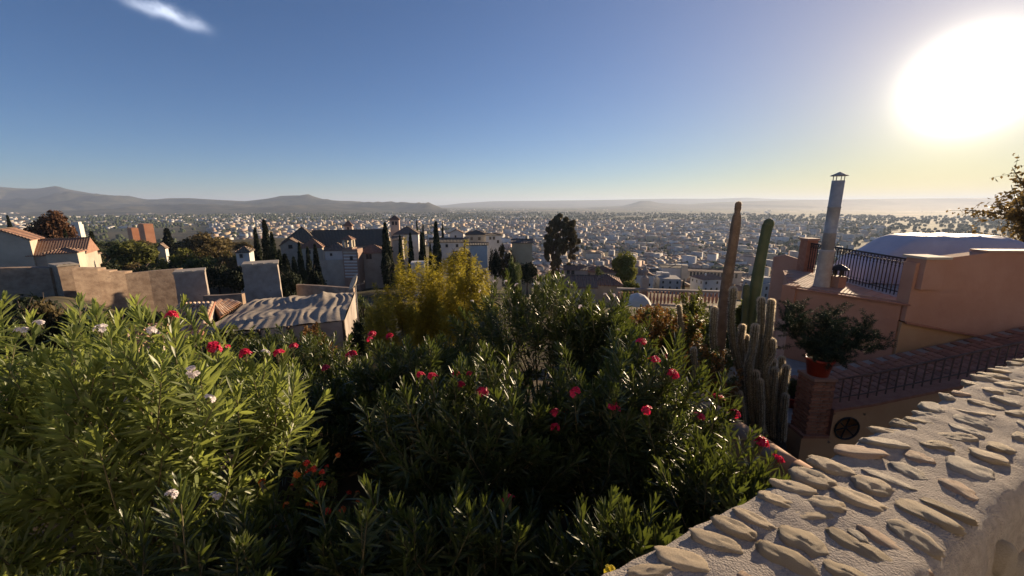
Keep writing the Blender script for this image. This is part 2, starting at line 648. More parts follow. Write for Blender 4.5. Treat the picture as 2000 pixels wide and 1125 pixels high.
def town_mass():
    xs, ys, w, d, h, rt, rh, wi, ri = [[] for _ in range(9)]

    def put(x, y, a, b, c, ro, e, i, j):
        for L, q in zip((xs, ys, w, d, h, rt, rh, wi, ri), (x, y, a, b, c, ro, e, i, j)):
            L.append(q)
    # the old town: tight rows of houses
    g = 19.0
    for iy in range(int(360 / g), int(3100 / g)):
        y = iy * g
        for ix in range(int(-y * 0.75 / g), int(y * 0.95 / g)):
            x = ix * g + rng.uniform(-4, 4)
            yy = y + rng.uniform(-4, 4)
            r = math.hypot(x, yy)
            az = math.degrees(math.atan2(x, yy))
            if r < 780 or (az < -9 and r < 1250) or (az < -20 and r < 1500):
                continue
            dn = noise.noise(Vector((x / 210, yy / 210, 3.3))) + 0.55 * noise.noise(Vector((x / 60, yy / 60, 7.7)))
            keep = 0.86 if r < 1700 else 0.86 - 0.5 * (r - 1700) / 1400
            if az < -8:
                keep *= 0.55
            if az > 30:
                keep *= max(0.12, 1 - (az - 30) / 10)
            if rng.random() > keep or dn < -0.38:
                continue
            dist = int((noise.noise(Vector((x / 300, yy / 300, 1.0))) + 1) * 3)
            big = rng.random() < (0.10 if r < 1500 else 0.3)
            a, b = (rng.uniform(22, 38), rng.uniform(12, 16)) if big else (rng.uniform(10, 18), rng.uniform(9, 14))
            c = rng.uniform(13, 24) if big else rng.uniform(5.5, 12)
            flat = rng.random() < (0.6 if big else 0.22)
            put(x, yy, a, b, c, 0.4 * dist + rng.choice((0, math.pi / 2)) + rng.gauss(0, 0.06), rng.uniform(0.1, 0.5) if flat else rng.uniform(1.8, 3.2),
                rng.choices((0, 1, 2, 3, 4), (22, 26, 17, 15, 20))[0], 7 if flat else rng.choice((5, 6, 6)))
    # suburbs, villages and sheds scattered over the plain and at the foot of the mountains
    for _ in range(6500):
        az = R(rng.uniform(-52, 50))
        r = 2900 * (1 + 2.6 * rng.random() ** 1.7)
        x, y = r * math.sin(az), r * math.cos(az)
        dn = noise.noise(Vector((x / 900, y / 500, 9.1))) + 0.4 * noise.noise(Vector((x / 260, y / 200, 2.1)))
        lim = (0.02 if az < R(2) else 0.34) + 0.00004 * max(0, r - 4500)
        if dn < lim:
            continue
        a, b, c = rng.uniform(14, 46), rng.uniform(12, 24), rng.uniform(5, 13)
        if rng.random() < 0.06:
            a, b, c = 60, 30, 9
        put(x, y, a, b, c, rng.uniform(0, 3.14), 0.3 if rng.random() < 0.5 else 2.5, rng.choices((0, 1, 2, 4), (55, 25, 8, 12))[0], rng.choice((5, 6, 7)))
    A = [np.array(q) for q in (xs, ys, w, d, h, rt, rh)]
    V, F, mi = blocks_np(*A, np.array(wi), np.array(ri))
    o = place(np_mesh('distant_town', V, F, TOWN_MATS, mi), 'distant_town')
    tag(o, 'hazy mass of white and brown roofed houses covering the plain below the hill', 'town', kind='stuff')
    print('town blocks', len(xs))
    # the trees between those houses and along the field edges
    P = []
    for _ in range(16000):
        az = R(rng.uniform(-50, 52))
        r = 800 + 5200 * rng.random() ** 1.3
        x, y = r * math.sin(az), r * math.cos(az)
        if az < R(-9) and r < 1300:
            continue
        dn = noise.noise(Vector((x / 170, y / 170, 5.5))) + 0.6 * noise.noise(Vector((x / 50, y / 50, 1.5)))
        if dn < 0.0:
            continue
        P.append((x, y, rng.uniform(2.5, 5.5) * (1 + r / 5000)))
    P = np.array(P)
    n = len(P)
    cube = np.array([[-1, -1, -1], [1, -1, -1], [1, 1, -1], [-1, 1, -1], [-1, -1, 1], [1, -1, 1], [1, 1, 1], [-1, 1, 1]], float) * 0.72
    top = np.array([[-.4, -.4, 1.15], [.4, -.4, 1.15], [.4, .4, 1.15], [-.4, .4, 1.15]])
    B = np.vstack([cube, top])
    V = B[None] * P[:, 2][:, None, None] * nrs.uniform(0.7, 1.3, (n, 12, 3))
    V[..., 0] += P[:, 0][:, None]
    V[..., 1] += P[:, 1][:, None]
    V[..., 2] += (hgt(P[:, 0], P[:, 1]) + P[:, 2] * 0.9)[:, None]
    fb = np.array([[0, 1, 5, 4], [1, 2, 6, 5], [2, 3, 7, 6], [3, 0, 4, 7], [4, 5, 9, 8], [5, 6, 10, 9], [6, 7, 11, 10], [7, 4, 8, 11], [8, 9, 10, 11]])
    F = (fb[None] + (np.arange(n) * 12)[:, None, None]).reshape(-1, 4)
    o = place(np_mesh('distant_trees', V.reshape(-1, 3), F, M('far_foliage', (0.035, 0.05, 0.02), (0.07, 0.08, 0.035), scale=0.05, rough=0.95, spec=0.1), smooth=True), 'distant_trees')
    tag(o, 'dark green trees dotted between the houses and fields of the plain', 'trees', kind='stuff')


town_mass()


def house_mesh(name, w, d, h, roof, wm, rm, seed, storeys=2):
    """a small town house: walls with set-back dark windows, tiled hip, gable or flat roof with eaves, a chimney"""
    q = random.Random(seed)
    b = MB()
    b.box((0, 0, h / 2 - 3), (w, d, h + 6), mi=0)
    e = 0.35
    if roof == 'flat':
        b.box((0, 0, h + 0.2), (w + 0.06, d + 0.06, 0.4), mi=0)
        b.box((0, 0, h + 0.42), (w - 0.5, d - 0.5, 0.06), mi=1)
        b.box((w * 0.2, d * 0.1, h + 1.4), (w * 0.35, d * 0.35, 2.2), mi=0)
    else:
        W, D = w / 2 + e, d / 2 + e
        rh = min(w, d) * 0.22
        rl = max(0.05, W - D) if roof == 'hip' else W
        vs_ = [(-W, -D, h), (W, -D, h), (W, D, h), (-W, D, h), (-rl, 0, h + rh), (rl, 0, h + rh), (-W, -D, h - 0.12), (W, -D, h - 0.12), (W, D, h - 0.12), (-W, D, h - 0.12)]
        b.add(vs_, [(0, 1, 5, 4), (2, 3, 4, 5), (1, 2, 5), (3, 0, 4), (6, 7, 1, 0), (7, 8, 2, 1), (8, 9, 3, 2), (9, 6, 0, 3), (9, 8, 7, 6)], 1)
        b.box((w * 0.22, d * 0.15, h + rh * 0.8), (0.6, 0.6, 1.4), mi=0)
    for side in range(4):
        L = w if side % 2 == 0 else d
        off = (d if side % 2 == 0 else w) / 2
        nwin = max(1, int(L / 2.8))
        for s in range(storeys):
            zc = 1.6 + s * (h / storeys)
            for i in range(nwin):
                if q.random() < 0.2:
                    continue
                t = -L / 2 + (i + 0.5) * L / nwin
                rz = side * math.pi / 2
                cx, cy_ = t * math.cos(rz) + off * math.sin(rz), t * math.sin(rz) - off * math.cos(rz)
                b.box((cx, cy_, zc), (0.95, 0.08, 1.35), rz, mi=2)
    return b.mesh(name, [wm, rm, GLASS])


HV = [('white walled house with a brown tiled hip roof', 11, 8, 6.0, 'hip', W_WHITE, R_BROWN, 2),
      ('white walled house with a terracotta gable roof', 13, 8, 6.5, 'gable', W_WHITE, R_TERRA, 2),
      ('tall white house with a terracotta hip roof and three window rows', 12, 10, 9.5, 'hip', W_WHITE, R_TERRA, 3),
      ('cream house with a brown gable roof', 12, 8, 6.0, 'gable', W_CREAM, R_BROWN, 2),
      ('tall cream house with a brown hip roof and three window rows', 14, 11, 9.5, 'hip', W_CREAM, R_BROWN, 3),
      ('pinkish house with a terracotta hip roof', 11, 9, 6.5, 'hip', W_PINK, R_TERRA, 2),
      ('ochre house with a brown gable roof', 10, 8, 6.0, 'gable', W_OCHRE, R_BROWN, 2),
      ('white flat roofed block with a roof hut', 12, 10, 8.5, 'flat', W_WHITE, R_GREY, 3),
      ('grey flat roofed block with a roof hut', 13, 11, 9.0, 'flat', W_GREY, R_GREY, 3),
      ('long low white house with a terracotta gable roof', 20, 8, 5.0, 'gable', W_WHITE, R_TERRA, 1)]
house_meshes = [house_mesh('town_house', w, d, h, ro, a, b, 50 + i, st) for i, (lb, w, d, h, ro, a, b, st) in enumerate(HV)]


def slope_houses():
    cand = []
    g = 17.0
    for iy in range(int(200 / g), int(800 / g)):
        for ix in range(-18, 48):
            x, y = ix * g + rng.uniform(-4.5, 4.5), iy * g + rng.uniform(-4.5, 4.5)
            r = math.hypot(x, y)
            if r < 215 or r > 800:
                continue
            az = math.degrees(math.atan2(x, y))
            if az < -3.5 or az > 40:
                continue
            if az < 6 and r < 300:
                continue
            if noise.noise(Vector((x / 90, y / 90, 4.2))) < -0.42:
                continue
            p = pix((x, y, hz(x, y) + 7))
            if p[1] > 600:
                continue
            cand.append((r, x, y))
    cand.sort()
    for r, x, y in cand[:300]:
        i = rng.choices(range(10), (16, 14, 10, 12, 10, 8, 7, 8, 5, 6))[0]
        dist = int((noise.noise(Vector((x / 140, y / 140, 1.0))) + 1) * 3)
        o = place(house_meshes[i], 'town_house', (x, y, hz(x, y)), (0, 0, 0.45 * dist + rng.choice((0, math.pi / 2)) + rng.gauss(0, 0.08)), rng.uniform(0.85, 1.12))
        tag(o, HV[i][0] + ' in the lower town', 'house', 'houses of the town on the lower slope')
    return cand[300:]


rest = slope_houses()
if rest:
    n = len(rest)
    V, F, mi = blocks_np(np.array([c[1] for c in rest]), np.array([c[2] for c in rest]), nrs.uniform(10, 16, n), nrs.uniform(8, 12, n), nrs.uniform(6, 10, n),
                         nrs.choice([0.2, 0.7, 1.8, 2.3], n), nrs.uniform(1.8, 3, n), nrs.choice([0, 0, 1, 1, 2, 4], n), nrs.choice([5, 6, 6], n))
    o = place(np_mesh('town_fringe', V, F, TOWN_MATS, mi), 'town_fringe')
    tag(o, 'brown roofed houses at the foot of the slope where the town meets the plain', 'town', kind='stuff')
print('slope rest', len(rest))
# ================================================================ TREES OF THE MIDDLE DISTANCE
LEAF_CYP = M('cypress_foliage', (0.018, 0.027, 0.013), (0.04, 0.048, 0.022), scale=1.5, rough=0.8, rand=0.3, trans=0.12, spec=0.2)
LEAF_GREEN = M('tree_foliage', (0.055, 0.078, 0.022), (0.10, 0.118, 0.036), scale=0.8, rough=0.7, rand=0.3, trans=0.3, spec=0.25)
LEAF_OLIVE = M('bright_foliage', (0.12, 0.135, 0.028), (0.19, 0.185, 0.042), scale=0.8, rough=0.7, rand=0.2, trans=0.35, spec=0.25)
LEAF_AUT = M('autumn_foliage', (0.10, 0.075, 0.028), (0.16, 0.12, 0.045), scale=0.8, rough=0.7, rand=0.25, trans=0.3, spec=0.25)
LEAF_RUST = M('rust_foliage', (0.085, 0.042, 0.022), (0.14, 0.072, 0.038), scale=0.8, rough=0.8, rand=0.2, trans=0.25, spec=0.2)
LEAF_PINE = M('pine_needles', (0.085, 0.075, 0.04), (0.14, 0.115, 0.065), scale=1.0, rough=0.8, rand=0.1, trans=0.2, spec=0.2)
BARK = M('bark', (0.06, 0.045, 0.035), (0.11, 0.085, 0.065), scale=8, rough=0.95, bump=0.5, bscale=14)


def leaf_cards(C, size, seed, outward=None, aspect=1.5):
    """one small leafy quad at each point, turned at random and a little to the outside"""
    q = np.random.RandomState(seed)
    n = len(C)
    N = q.normal(size=(n, 3))
    if outward is not None:
        N = N + 1.1 * outward
    N /= np.linalg.norm(N, axis=1)[:, None]
    T = np.cross(N, q.normal(size=(n, 3)))
    T /= np.linalg.norm(T, axis=1)[:, None]
    B = np.cross(N, T)
    s = size * q.uniform(0.6, 1.35, n)[:, None]
    a, b = T * s * aspect * 0.5, B * s * 0.5
    bend = N * s * 0.22
    V = np.stack([C - a, C - b * 0.9 + bend, C + a, C + b * 0.9 + bend], 1).reshape(-1, 3)
    F = np.arange(n * 4).reshape(-1, 4)
    return V, F


def crown_mesh(name, kind, mat, seed, n=2600):
    """crown in unit size: width about 2, height 1 (scaled per tree), made of leaf clumps with gaps between them"""
    q = np.random.RandomState(seed)
    if kind == 'cypress':
        z = q.uniform(0, 1, n) ** 0.9
        prof = np.clip(np.sin(np.pi * np.clip(z, 0, 1) ** 0.62) ** 0.7, 0.04, 1) * (1 - 0.35 * z)
        th = q.uniform(0, 2 * np.pi, n)
        lump = 1 + 0.16 * np.sin(3 * th + 9 * z + seed) + 0.12 * np.sin(23 * z + 2 * th)
        rr = prof * lump * (0.72 + 0.32 * q.uniform(0, 1, n))
        C = np.stack([rr * np.cos(th), rr * np.sin(th), z], 1)
        out = np.stack([np.cos(th), np.sin(th), 0.3 + 0 * th], 1)
        # lengths given in metres at the usual size, so squash: width 2 units = 3 m, height 1 unit = 12 m
        S = np.array([1.5, 1.5, 12.0])
        V, F = leaf_cards(C * S, 0.42, seed, out, 2.2)
        V = V / S
    else:
        K = {'round': 34, 'broad': 40, 'pine': 30, 'loose': 26}[kind]
        cen, rad = [], []
        while len(cen) < K:
            p = q.uniform(-1, 1, 3)
            if kind == 'pine':
                p[2] = q.uniform(-1, 1)
                lim = 0.95 if p[2] > -0.25 else 0.55
                if np.hypot(p[0], p[1]) > lim or p[2] ** 2 * 0.7 + p[0] ** 2 + p[1] ** 2 > 1.0:
                    continue
                cen.append(p); rad.append(q.uniform(0.15, 0.27))
            else:
                if np.linalg.norm(p) > 1 or np.linalg.norm(p) < 0.45:
                    continue
                if kind == 'broad':
                    p[2] = abs(p[2]) * 0.9 - 0.25
                cen.append(p * 0.84); rad.append(q.uniform(0.22, 0.42) if kind != 'loose' else q.uniform(0.16, 0.3))
        cen, rad = np.array(cen), np.array(rad)
        idx = q.randint(0, K, n)
        D = q.normal(size=(n, 3))
        D /= np.linalg.norm(D, axis=1)[:, None]
        rr = q.uniform(0, 1, n) ** 0.45
        D2 = D.copy()
        if kind == 'pine':
            D2[:, 2] *= 0.45
        C = cen[idx] + D2 * (rad[idx] * rr)[:, None]
        V, F = leaf_cards(C, {'round': 0.105, 'broad': 0.105, 'pine': 0.10, 'loose': 0.09}[kind], seed, D, 1.5)
        V[:, 2] = V[:, 2] * 0.5 + 0.5
    return np_mesh(name, V, F, mat)


def trunk_mesh(name, seed, limbs=6, low=0.5):
    """tapered trunk with limbs in unit height"""
    q = random.Random(seed)
    b = MB()
    path = [(0, 0, -0.15), (0.01, 0, 0.15), (q.uniform(-.03, .03), q.uniform(-.03, .03), 0.45), (q.uniform(-.05, .05), q.uniform(-.05, .05), 0.85)]
    b.tube(path, [0.042, 0.034, 0.026, 0.008], 7)
    for i in range(limbs):
        t = low + 0.4 * i / limbs
        th = i * 2.4 + q.random()
        L = q.uniform(0.2, 0.36)
        p0 = Vector((0, 0, t * 0.85))
        p1 = p0 + Vector((math.cos(th) * L * 0.5, math.sin(th) * L * 0.5, L * 0.35))
        p2 = p0 + Vector((math.cos(th) * L, math.sin(th) * L, L * 0.8))
        b.tube([p0, p1, p2], [0.016, 0.011, 0.004], 5)
    return b.mesh(name, BARK, True)


CROWN = {}
for nm, kd, mt in (('cypress', 'cypress', LEAF_CYP), ('green', 'round', LEAF_GREEN), ('olive', 'round', LEAF_OLIVE), ('autumn', 'broad', LEAF_AUT),
                   ('rust', 'round', LEAF_RUST), ('pine', 'pine', LEAF_PINE), ('dark', 'broad', LEAF_CYP), ('loose', 'loose', LEAF_AUT)):
    CROWN[nm] = [crown_mesh('crown', kd, mt, 100 + 17 * k + len(nm) * 7, 5200 if nm in ('rust', 'pine', 'olive') else 3000) for k in range(2 if nm != 'cypress' else 4)]
TRUNK = [trunk_mesh('trunk', 5 + k) for k in range(3)]
TALL_TRUNK = trunk_mesh('trunk', 31, 8, 0.35)


def tree(px_, ytop, wpx, Y, kind, label, group=None, low=0.28, name=None, ground=None):
    p = at(px_, ytop, Y)
    z0 = hz(p.x, p.y) if ground is None else ground
    H = max(1.0, p.z - z0)
    W = wpx / FPX * Y * 1.02
    root = empty(name or ('cypress_tree' if kind == 'cypress' else 'broadleaf_tree'), (p.x, p.y, z0), rng.uniform(0, 6.28))
    tag(root, label, 'tree', group)
    if kind == 'cypress':
        place(rng.choice(CROWN[kind]), 'crown', (0, 0, 0.02 * H), None, (W / 2, W / 2, H), root)
        place(TRUNK[0], 'trunk', (0, 0, 0), None, (H * 0.35, H * 0.35, H * 0.5), root)
    else:
        place(rng.choice(CROWN[kind]), 'crown', (0, 0, low * H), None, (W / 2, W / 2, H * (1 - low)), root)
        place(rng.choice(TRUNK), 'trunk', (0, 0, 0), None, (min(W, H), min(W, H), H), root)
    return root


# cypresses, each with what it stands by
for (a, b, c, d, lb) in [
        (15, 425, 12, 210, 'slim cypress on the far bank left of the rust brown tree'),
        (126, 452, 15, 98, 'cypress right behind the gable of the tiled house above the old wall'),
        (178, 456, 19, 115, 'short broad cypress standing alone among the pale trees of the left hill'),
        (325, 449, 24, 190, 'dark cypress beside the little white chapel on the left hill'),
        (498, 451, 17, 122, 'round topped cypress, shortest of the three before the town'),
        (516, 435, 22, 118, 'tallest cypress of the three left of the monastery'),
        (530, 458, 18, 112, 'ragged cypress leaning on its taller neighbour left of the monastery'),
        (584, 478, 15, 88, 'slim bright cypress in front of the monastery courtyard'),
        (600, 486, 14, 97, 'dark cypress between two others in the monastery courtyard'),
        (615, 481, 16, 100, 'cypress next to the white wall of the monastery'),
        (556, 500, 26, 84, 'dark cypress at the courtyard edge, wider than it looks tall'),
        (545, 492, 18, 92, 'dark cypress right behind the plain square tower'),
        (573, 505, 18, 90, 'low cypress between the courtyard wall and the square tower'),
        (752, 439, 22, 122, 'fat dark cypress between monastery roof and white church'),
        (750, 463, 13, 112, 'small light green cypress in front of the fat dark one'),
        (781, 464, 13, 112, 'dark cypress before the white church wall, left one'),
        (801, 459, 14, 110, 'forked dark cypress before the white church wall'),
        (814, 435, 8, 165, 'thin cypress behind the right corner of the white church'),
        (826, 443, 8, 160, 'needle thin cypress rising behind the forked pair'),
        (823, 458, 16, 112, 'brown tinged cypress right of the white church'),
        (840, 478, 10, 108, 'small cypress between two tall brown tinged ones'),
        (851, 438, 20, 112, 'tall stout cypress at the end of the church row'),
        (864, 438, 8, 150, 'thin cypress peeping out beside the stout one'),
        (907, 474, 5, 125, 'tiny cypress left of the white garden wall'),
        (915, 476, 6, 122, 'tiny cypress in front of the white garden wall, left side'),
        (942, 482, 5, 120, 'tiny cypress in front of the white garden wall, right side'),
        (1336, 546, 6, 120, 'tiny cypress below the big white block on the slope')]:
    tree(a, b, c, d, 'cypress', lb, 'cypress trees on the hill')

tree(91, 411, 66, 122, 'rust', 'big rust brown round tree behind the tiled house', low=0.2)
tree(1095, 421, 62, 128, 'pine', 'tall brownish pine towering over the town, its crown in tiers', name='pine_tree', low=0.22)
tree(1118, 452, 34, 131, 'pine', 'lower second pine crown leaning out to the right of the tall pine', name='pine_tree', low=0.3)
tree(1080, 455, 36, 126, 'pine', 'ragged lower pine standing left against the tall pine', name='pine_tree', low=0.1)
tree(1222, 487, 52, 125, 'olive', 'single round olive green tree above the balustrade', low=0.22)
tree(253, 468, 84, 150, 'olive', 'largest bright olive green tree in front of the red palace', low=0.1)
tree(361, 484, 58, 140, 'olive', 'bright green tree right of the little white chapel', low=0.1)
tree(305, 503, 38, 120, 'olive', 'small bright green tree close above the old wall', low=0.1)
tree(392, 447, 96, 185, 'autumn', 'wide brownish tree on the hill crest right of the cypress pair', low=0.15)
tree(412, 470, 62, 142, 'loose', 'thin autumn tree with bare patches above the square tower', low=0.1)
tree(440, 492, 46, 120, 'autumn', 'brown green tree reaching down beside the white house', low=0.1)
tree(988, 470, 40, 118, 'loose', 'half bare reddish tree beside the ochre house end', low=0.15)
tree(900, 478, 60, 105, 'loose', 'loose autumn tree behind the yellow bamboo', low=0.15)
tree(965, 476, 26, 110, 'dark', 'dark tree right of the white garden wall', low=0.1)
tree(1030, 500, 46, 105, 'dark', 'dark tree at the foot of the ochre house end', low=0.1)
tree(1005, 498, 30, 95, 'green', 'green tree below the half bare reddish tree', low=0.1)
tree(1172, 520, 22, 110, 'green', 'small green tree among the brown roofs', low=0.1)
tree(1142, 512, 24, 125, 'autumn', 'small autumn tree among the brown roofs', low=0.1)
tree(1232, 545, 36, 90, 'olive', 'olive green bush below the single round tree', low=0.05)
tree(1225, 588, 80, 15, 'green', 'green shrub like tree below the parasol', low=0.02)
tree(1300, 592, 90, 17, 'autumn', 'brownish shrub like tree right of the parasol', low=0.02)
tree(1375, 586, 70, 14, 'green', 'green shrub like tree under the right end of the balustrade', low=0.02)
tree(706, 574, 44, 26, 'green', 'green bush between the netted shed and the bamboo', low=0.02)
tree(700, 598, 50, 17, 'dark', 'dark bush at the lit end wall of the netted shed', low=0.02)
tree(30, 560, 150, 36, 'dark', 'dark tree at the foot of the shaded old wall', low=0.02)
tree(75, 568, 100, 34, 'autumn', 'brownish tree at the foot of the shaded old wall', low=0.02)
tree(140, 578, 80, 33, 'dark', 'dark tree at the foot of the sunlit buttress', low=0.02)
tree(458, 506, 56, 96, 'dark', 'wide dark tree filling the gap between the two square towers', low=0.02)
tree(420, 508, 60, 112, 'dark', 'dark tree behind the gap between the two square towers', low=0.02)
tree(190, 503, 70, 108, 'dark', 'wide dark hedge like tree behind the stepped wall', low=0.02)
tree(268, 506, 80, 106, 'dark', 'dark tree under the largest bright olive green tree', low=0.02)
tree(345, 512, 50, 104, 'dark', 'dark tree close behind the wall next to the left square tower', low=0.02)
tree(560, 520, 50, 80, 'dark', 'dark undergrowth tree beside the right square tower', low=0.02)
tree(610, 515, 40, 92, 'dark', 'dark undergrowth tree behind the courtyard cypresses', low=0.02)
for (a, b_, c, d, e, lb) in [(20, 592, 90, 30, 'dark', 'dark scrub tree right under the shaded old wall'), (110, 590, 80, 34, 'autumn', 'brown scrub tree below the sunlit buttress'), (185, 596, 70, 32, 'dark', 'low dark scrub tree below the stepped wall'),
                              (225, 604, 50, 27, 'olive', 'bright yellow green scrub bush below the stepped wall'), (290, 590, 70, 36, 'dark', 'dark scrub tree left of the square tower foot'), (325, 596, 40, 33, 'autumn', 'brownish scrub beside the square tower foot'),
                              (255, 585, 60, 48, 'dark', 'dark shrub leaning on the old wall in shadow')]:
    tree(a, b_, c, d, e, lb, low=0.02)
K = [('olive', 'yellow green tree in the wood on the left hill'), ('green', 'mid green tree in the wood on the left hill'), ('dark', 'dark evergreen tree in the wood on the left hill'), ('autumn', 'brownish green tree in the wood on the left hill')]
for i in range(120):
    Y = rng.uniform(125, 330)
    px_ = rng.uniform(110, 480) if i % 4 else rng.uniform(-60, 470)
    gz = None
    x = ray(px_, 450).x * Y
    g = hz(x, Y)
    H = rng.uniform(6, 11)
    if px_ < 130 and Y < 180:
        Y += 120
        x = ray(px_, 450).x * Y
        g = hz(x, Y)
    ky, lb = K[rng.choices((0, 1, 2, 3), (4, 4, 3, 4))[0]]
    py = pix((x, Y, g + H))[1]
    tree(px_, py, rng.uniform(8, 13) / Y * FPX, Y, ky, lb, 'trees of the wood on the left hill', low=0.08)

# ================================================================ OLD WALL, MONASTERY, CHURCH, HOUSES
STONE_OLD = M('rammed_earth', (0.24, 0.165, 0.115), (0.40, 0.295, 0.21), rough=0.95, scale=0.7, bump=0.35, bscale=2.6, c3=(0.22, 0.16, 0.12), coord='Object', stretch=(1, 1, 1.3), bdist=0.08)
STONE_TOWER = M('tower_plaster', (0.26, 0.215, 0.18), (0.42, 0.36, 0.31), rough=0.95, scale=0.45, bump=0.5, bscale=1.0, c3=(0.20, 0.165, 0.145), bdist=0.12)
BRICKRED = M('palace_red', (0.48, 0.20, 0.10), (0.56, 0.26, 0.14), rough=0.95, scale=0.1)
PLASTER_OLD = M('old_plaster', (0.34, 0.29, 0.23), (0.44, 0.385, 0.31), rough=0.95, scale=0.35, c3=(0.25, 0.20, 0.16))


def tiled(name, c1, c2, pitch, axis='X'):
    """pantile rows: colour and relief from a wave across the slope"""
    if name in MATS:
        return MATS[name]
    m = M(name, c1, c2, rough=0.9, scale=1.7, c3=tuple(a * 0.55 for a in c1))
    n, l = m.node_tree.nodes, m.node_tree.links
    tcn = n.new('ShaderNodeTexCoord')
    wv = n.new('ShaderNodeTexWave')
    wv.bands_direction = axis
    wv.inputs['Scale'].default_value = 0.314 / pitch
    wv.inputs['Distortion'].default_value = 0.25
    l.new(tcn.outputs['Object'], wv.inputs['Vector'])
    b = n.new('ShaderNodeBump')
    b.inputs['Strength'].default_value = 1.0
    b.inputs['Distance'].default_value = pitch * 0.5
    l.new(wv.outputs['Fac'], b.inputs['Height'])
    l.new(b.outputs[0], n['Principled BSDF'].inputs['Normal'])
    return m


TILE_RED = tiled('pantiles_red', (0.24, 0.12, 0.08), (0.32, 0.19, 0.13), 0.45)
TILE_OLD = tiled('pantiles_mossy', (0.115, 0.10, 0.075), (0.17, 0.135, 0.10), 0.5)
TILE_PALE = tiled('pantiles_pale', (0.17, 0.115, 0.085), (0.25, 0.18, 0.135), 0.45)


def bld(name, label, p0, p1, ye, yb, Y, depth, roof='gable', yr=None, wm=None, rm=None, wins=(), cat='house', rz=None, eave=0.35, parts=None, chim=False):
    """a building whose front spans two view directions at distance Y; ye eaves, yr ridge, yb foot"""
    A, B = at(p0, ye, Y), at(p1, ye, Y)
    if rz is None:                          # turned about two thirds of the way towards the viewer's hill
        rz = -0.65 * math.atan2((A.x + B.x) / 2, Y)
    w = (B.x - A.x) * math.cos(rz)
    ze = (A.z + B.z) / 2
    zb = min(at((p0 + p1) / 2, yb, Y).z, hz((A.x + B.x) / 2, Y)) - 1.5
    root = empty(name, ((A.x + B.x) / 2, Y + depth / 2, zb), rz)
    tag(root, label, cat)
    h = ze - zb
    wall = MB().box((0, 0, h / 2), (w, depth, h))
    W, D = w / 2 + eave, depth / 2 + eave
    if roof != 'flat':
        rh = at((p0 + p1) / 2, yr, Y + depth / 2).z - ze
        rb = MB()
        th = 0.16
        if roof == 'gable':
            rl = W
        elif roof == 'pyramid':
            rl = 0.05
        else:
            rl = max(0.05, W - D)
        if roof == 'cross':                 # gable end towards the viewer
            vs_ = [(-W, -D, h), (0, -D, h + rh), (W, -D, h), (-W, D, h), (0, D, h + rh), (W, D, h)]
            vs_ += [(x, y, z - th) for x, y, z in vs_]
            rb.add(vs_, [(0, 1, 4, 3), (1, 2, 5, 4), (6, 9, 10, 7), (7, 10, 11, 8), (0, 6, 7, 1), (1, 7, 8, 2), (3, 4, 10, 9), (4, 5, 11, 10), (0, 3, 9, 6), (2, 8, 11, 5)])
            wall.add([(-w / 2, -depth / 2, h), (w / 2, -depth / 2, h), (0, -depth / 2, h + rh * w / 2 / W), (-w / 2, depth / 2, h), (w / 2, depth / 2, h), (0, depth / 2, h + rh * w / 2 / W)],
                     [(0, 1, 2), (4, 3, 5)])
        else:
            vs_ = [(-W, -D, h), (W, -D, h), (W, D, h), (-W, D, h), (-rl, 0, h + rh), (rl, 0, h + rh), (-W, -D, h - th), (W, -D, h - th), (W, D, h - th), (-W, D, h - th)]
            rb.add(vs_, [(0, 1, 5, 4), (2, 3, 4, 5), (1, 2, 5), (3, 0, 4), (6, 7, 1, 0), (7, 8, 2, 1), (8, 9, 3, 2), (9, 6, 0, 3), (9, 8, 7, 6)])
        ro = rb.build('roof', rm or TILE_OLD, root)
        rb2 = MB()
        if roof != 'cross':
            rb2.tube([(-rl, 0, h + rh + 0.03), (rl + 0.01, 0, h + rh + 0.03)], 0.14, 6)
            if roof != 'gable':
                for sx, sy in ((-1, -1), (1, -1), (1, 1), (-1, 1)):
                    rb2.tube([(sx * rl, 0, h + rh + 0.03), (sx * W, sy * D, h + 0.03)], 0.12, 6)
        else:
            rb2.tube([(0, -D, h + rh + 0.03), (0, D, h + rh + 0.03)], 0.14, 6)
            for sx in (-1, 1):
                rb2.tube([(0, -D, h + rh + 0.03), (sx * W, -D, h + 0.03)], 0.12, 6)
        rb2.build('ridge_tiles', TILE_PALE, ro)
        if chim:
            MB().box((w * 0.22, 0.4, h + rh + 0.2), (0.7, 0.7, 1.6)).build('chimney', wm or W_WHITE, ro)
    else:
        MB().box((0, 0, h + 0.12), (w + 0.2, depth + 0.2, 0.24)).build('parapet', wm or W_WHITE, root)
    wall.build('wall', wm or W_WHITE, root)
    for (wx, wy, ww, wh) in wins:
        c = at(wx, wy, Y)
        lx, lz = (c.x - (A.x + B.x) / 2) * math.cos(rz), c.z - zb
        fr = MB()
        yf = -depth / 2
        for s in (-1, 1):
            fr.box((lx + s * (ww / 2 + 0.06), yf - 0.02, lz), (0.12, 0.14, wh + 0.24))
        fr.box((lx, yf - 0.02, lz + wh / 2 + 0.06), (ww - 0.001, 0.14, 0.12)).box((lx, yf - 0.05, lz - wh / 2 - 0.06), (ww - 0.001, 0.2, 0.12))
        fo = fr.build('window', WOODD if wm is not W_WHITE else W_CREAM, root)
        MB().box((lx, yf - 0.005, lz), (ww, 0.05, wh)).build('pane', GLASS, fo)
    return root


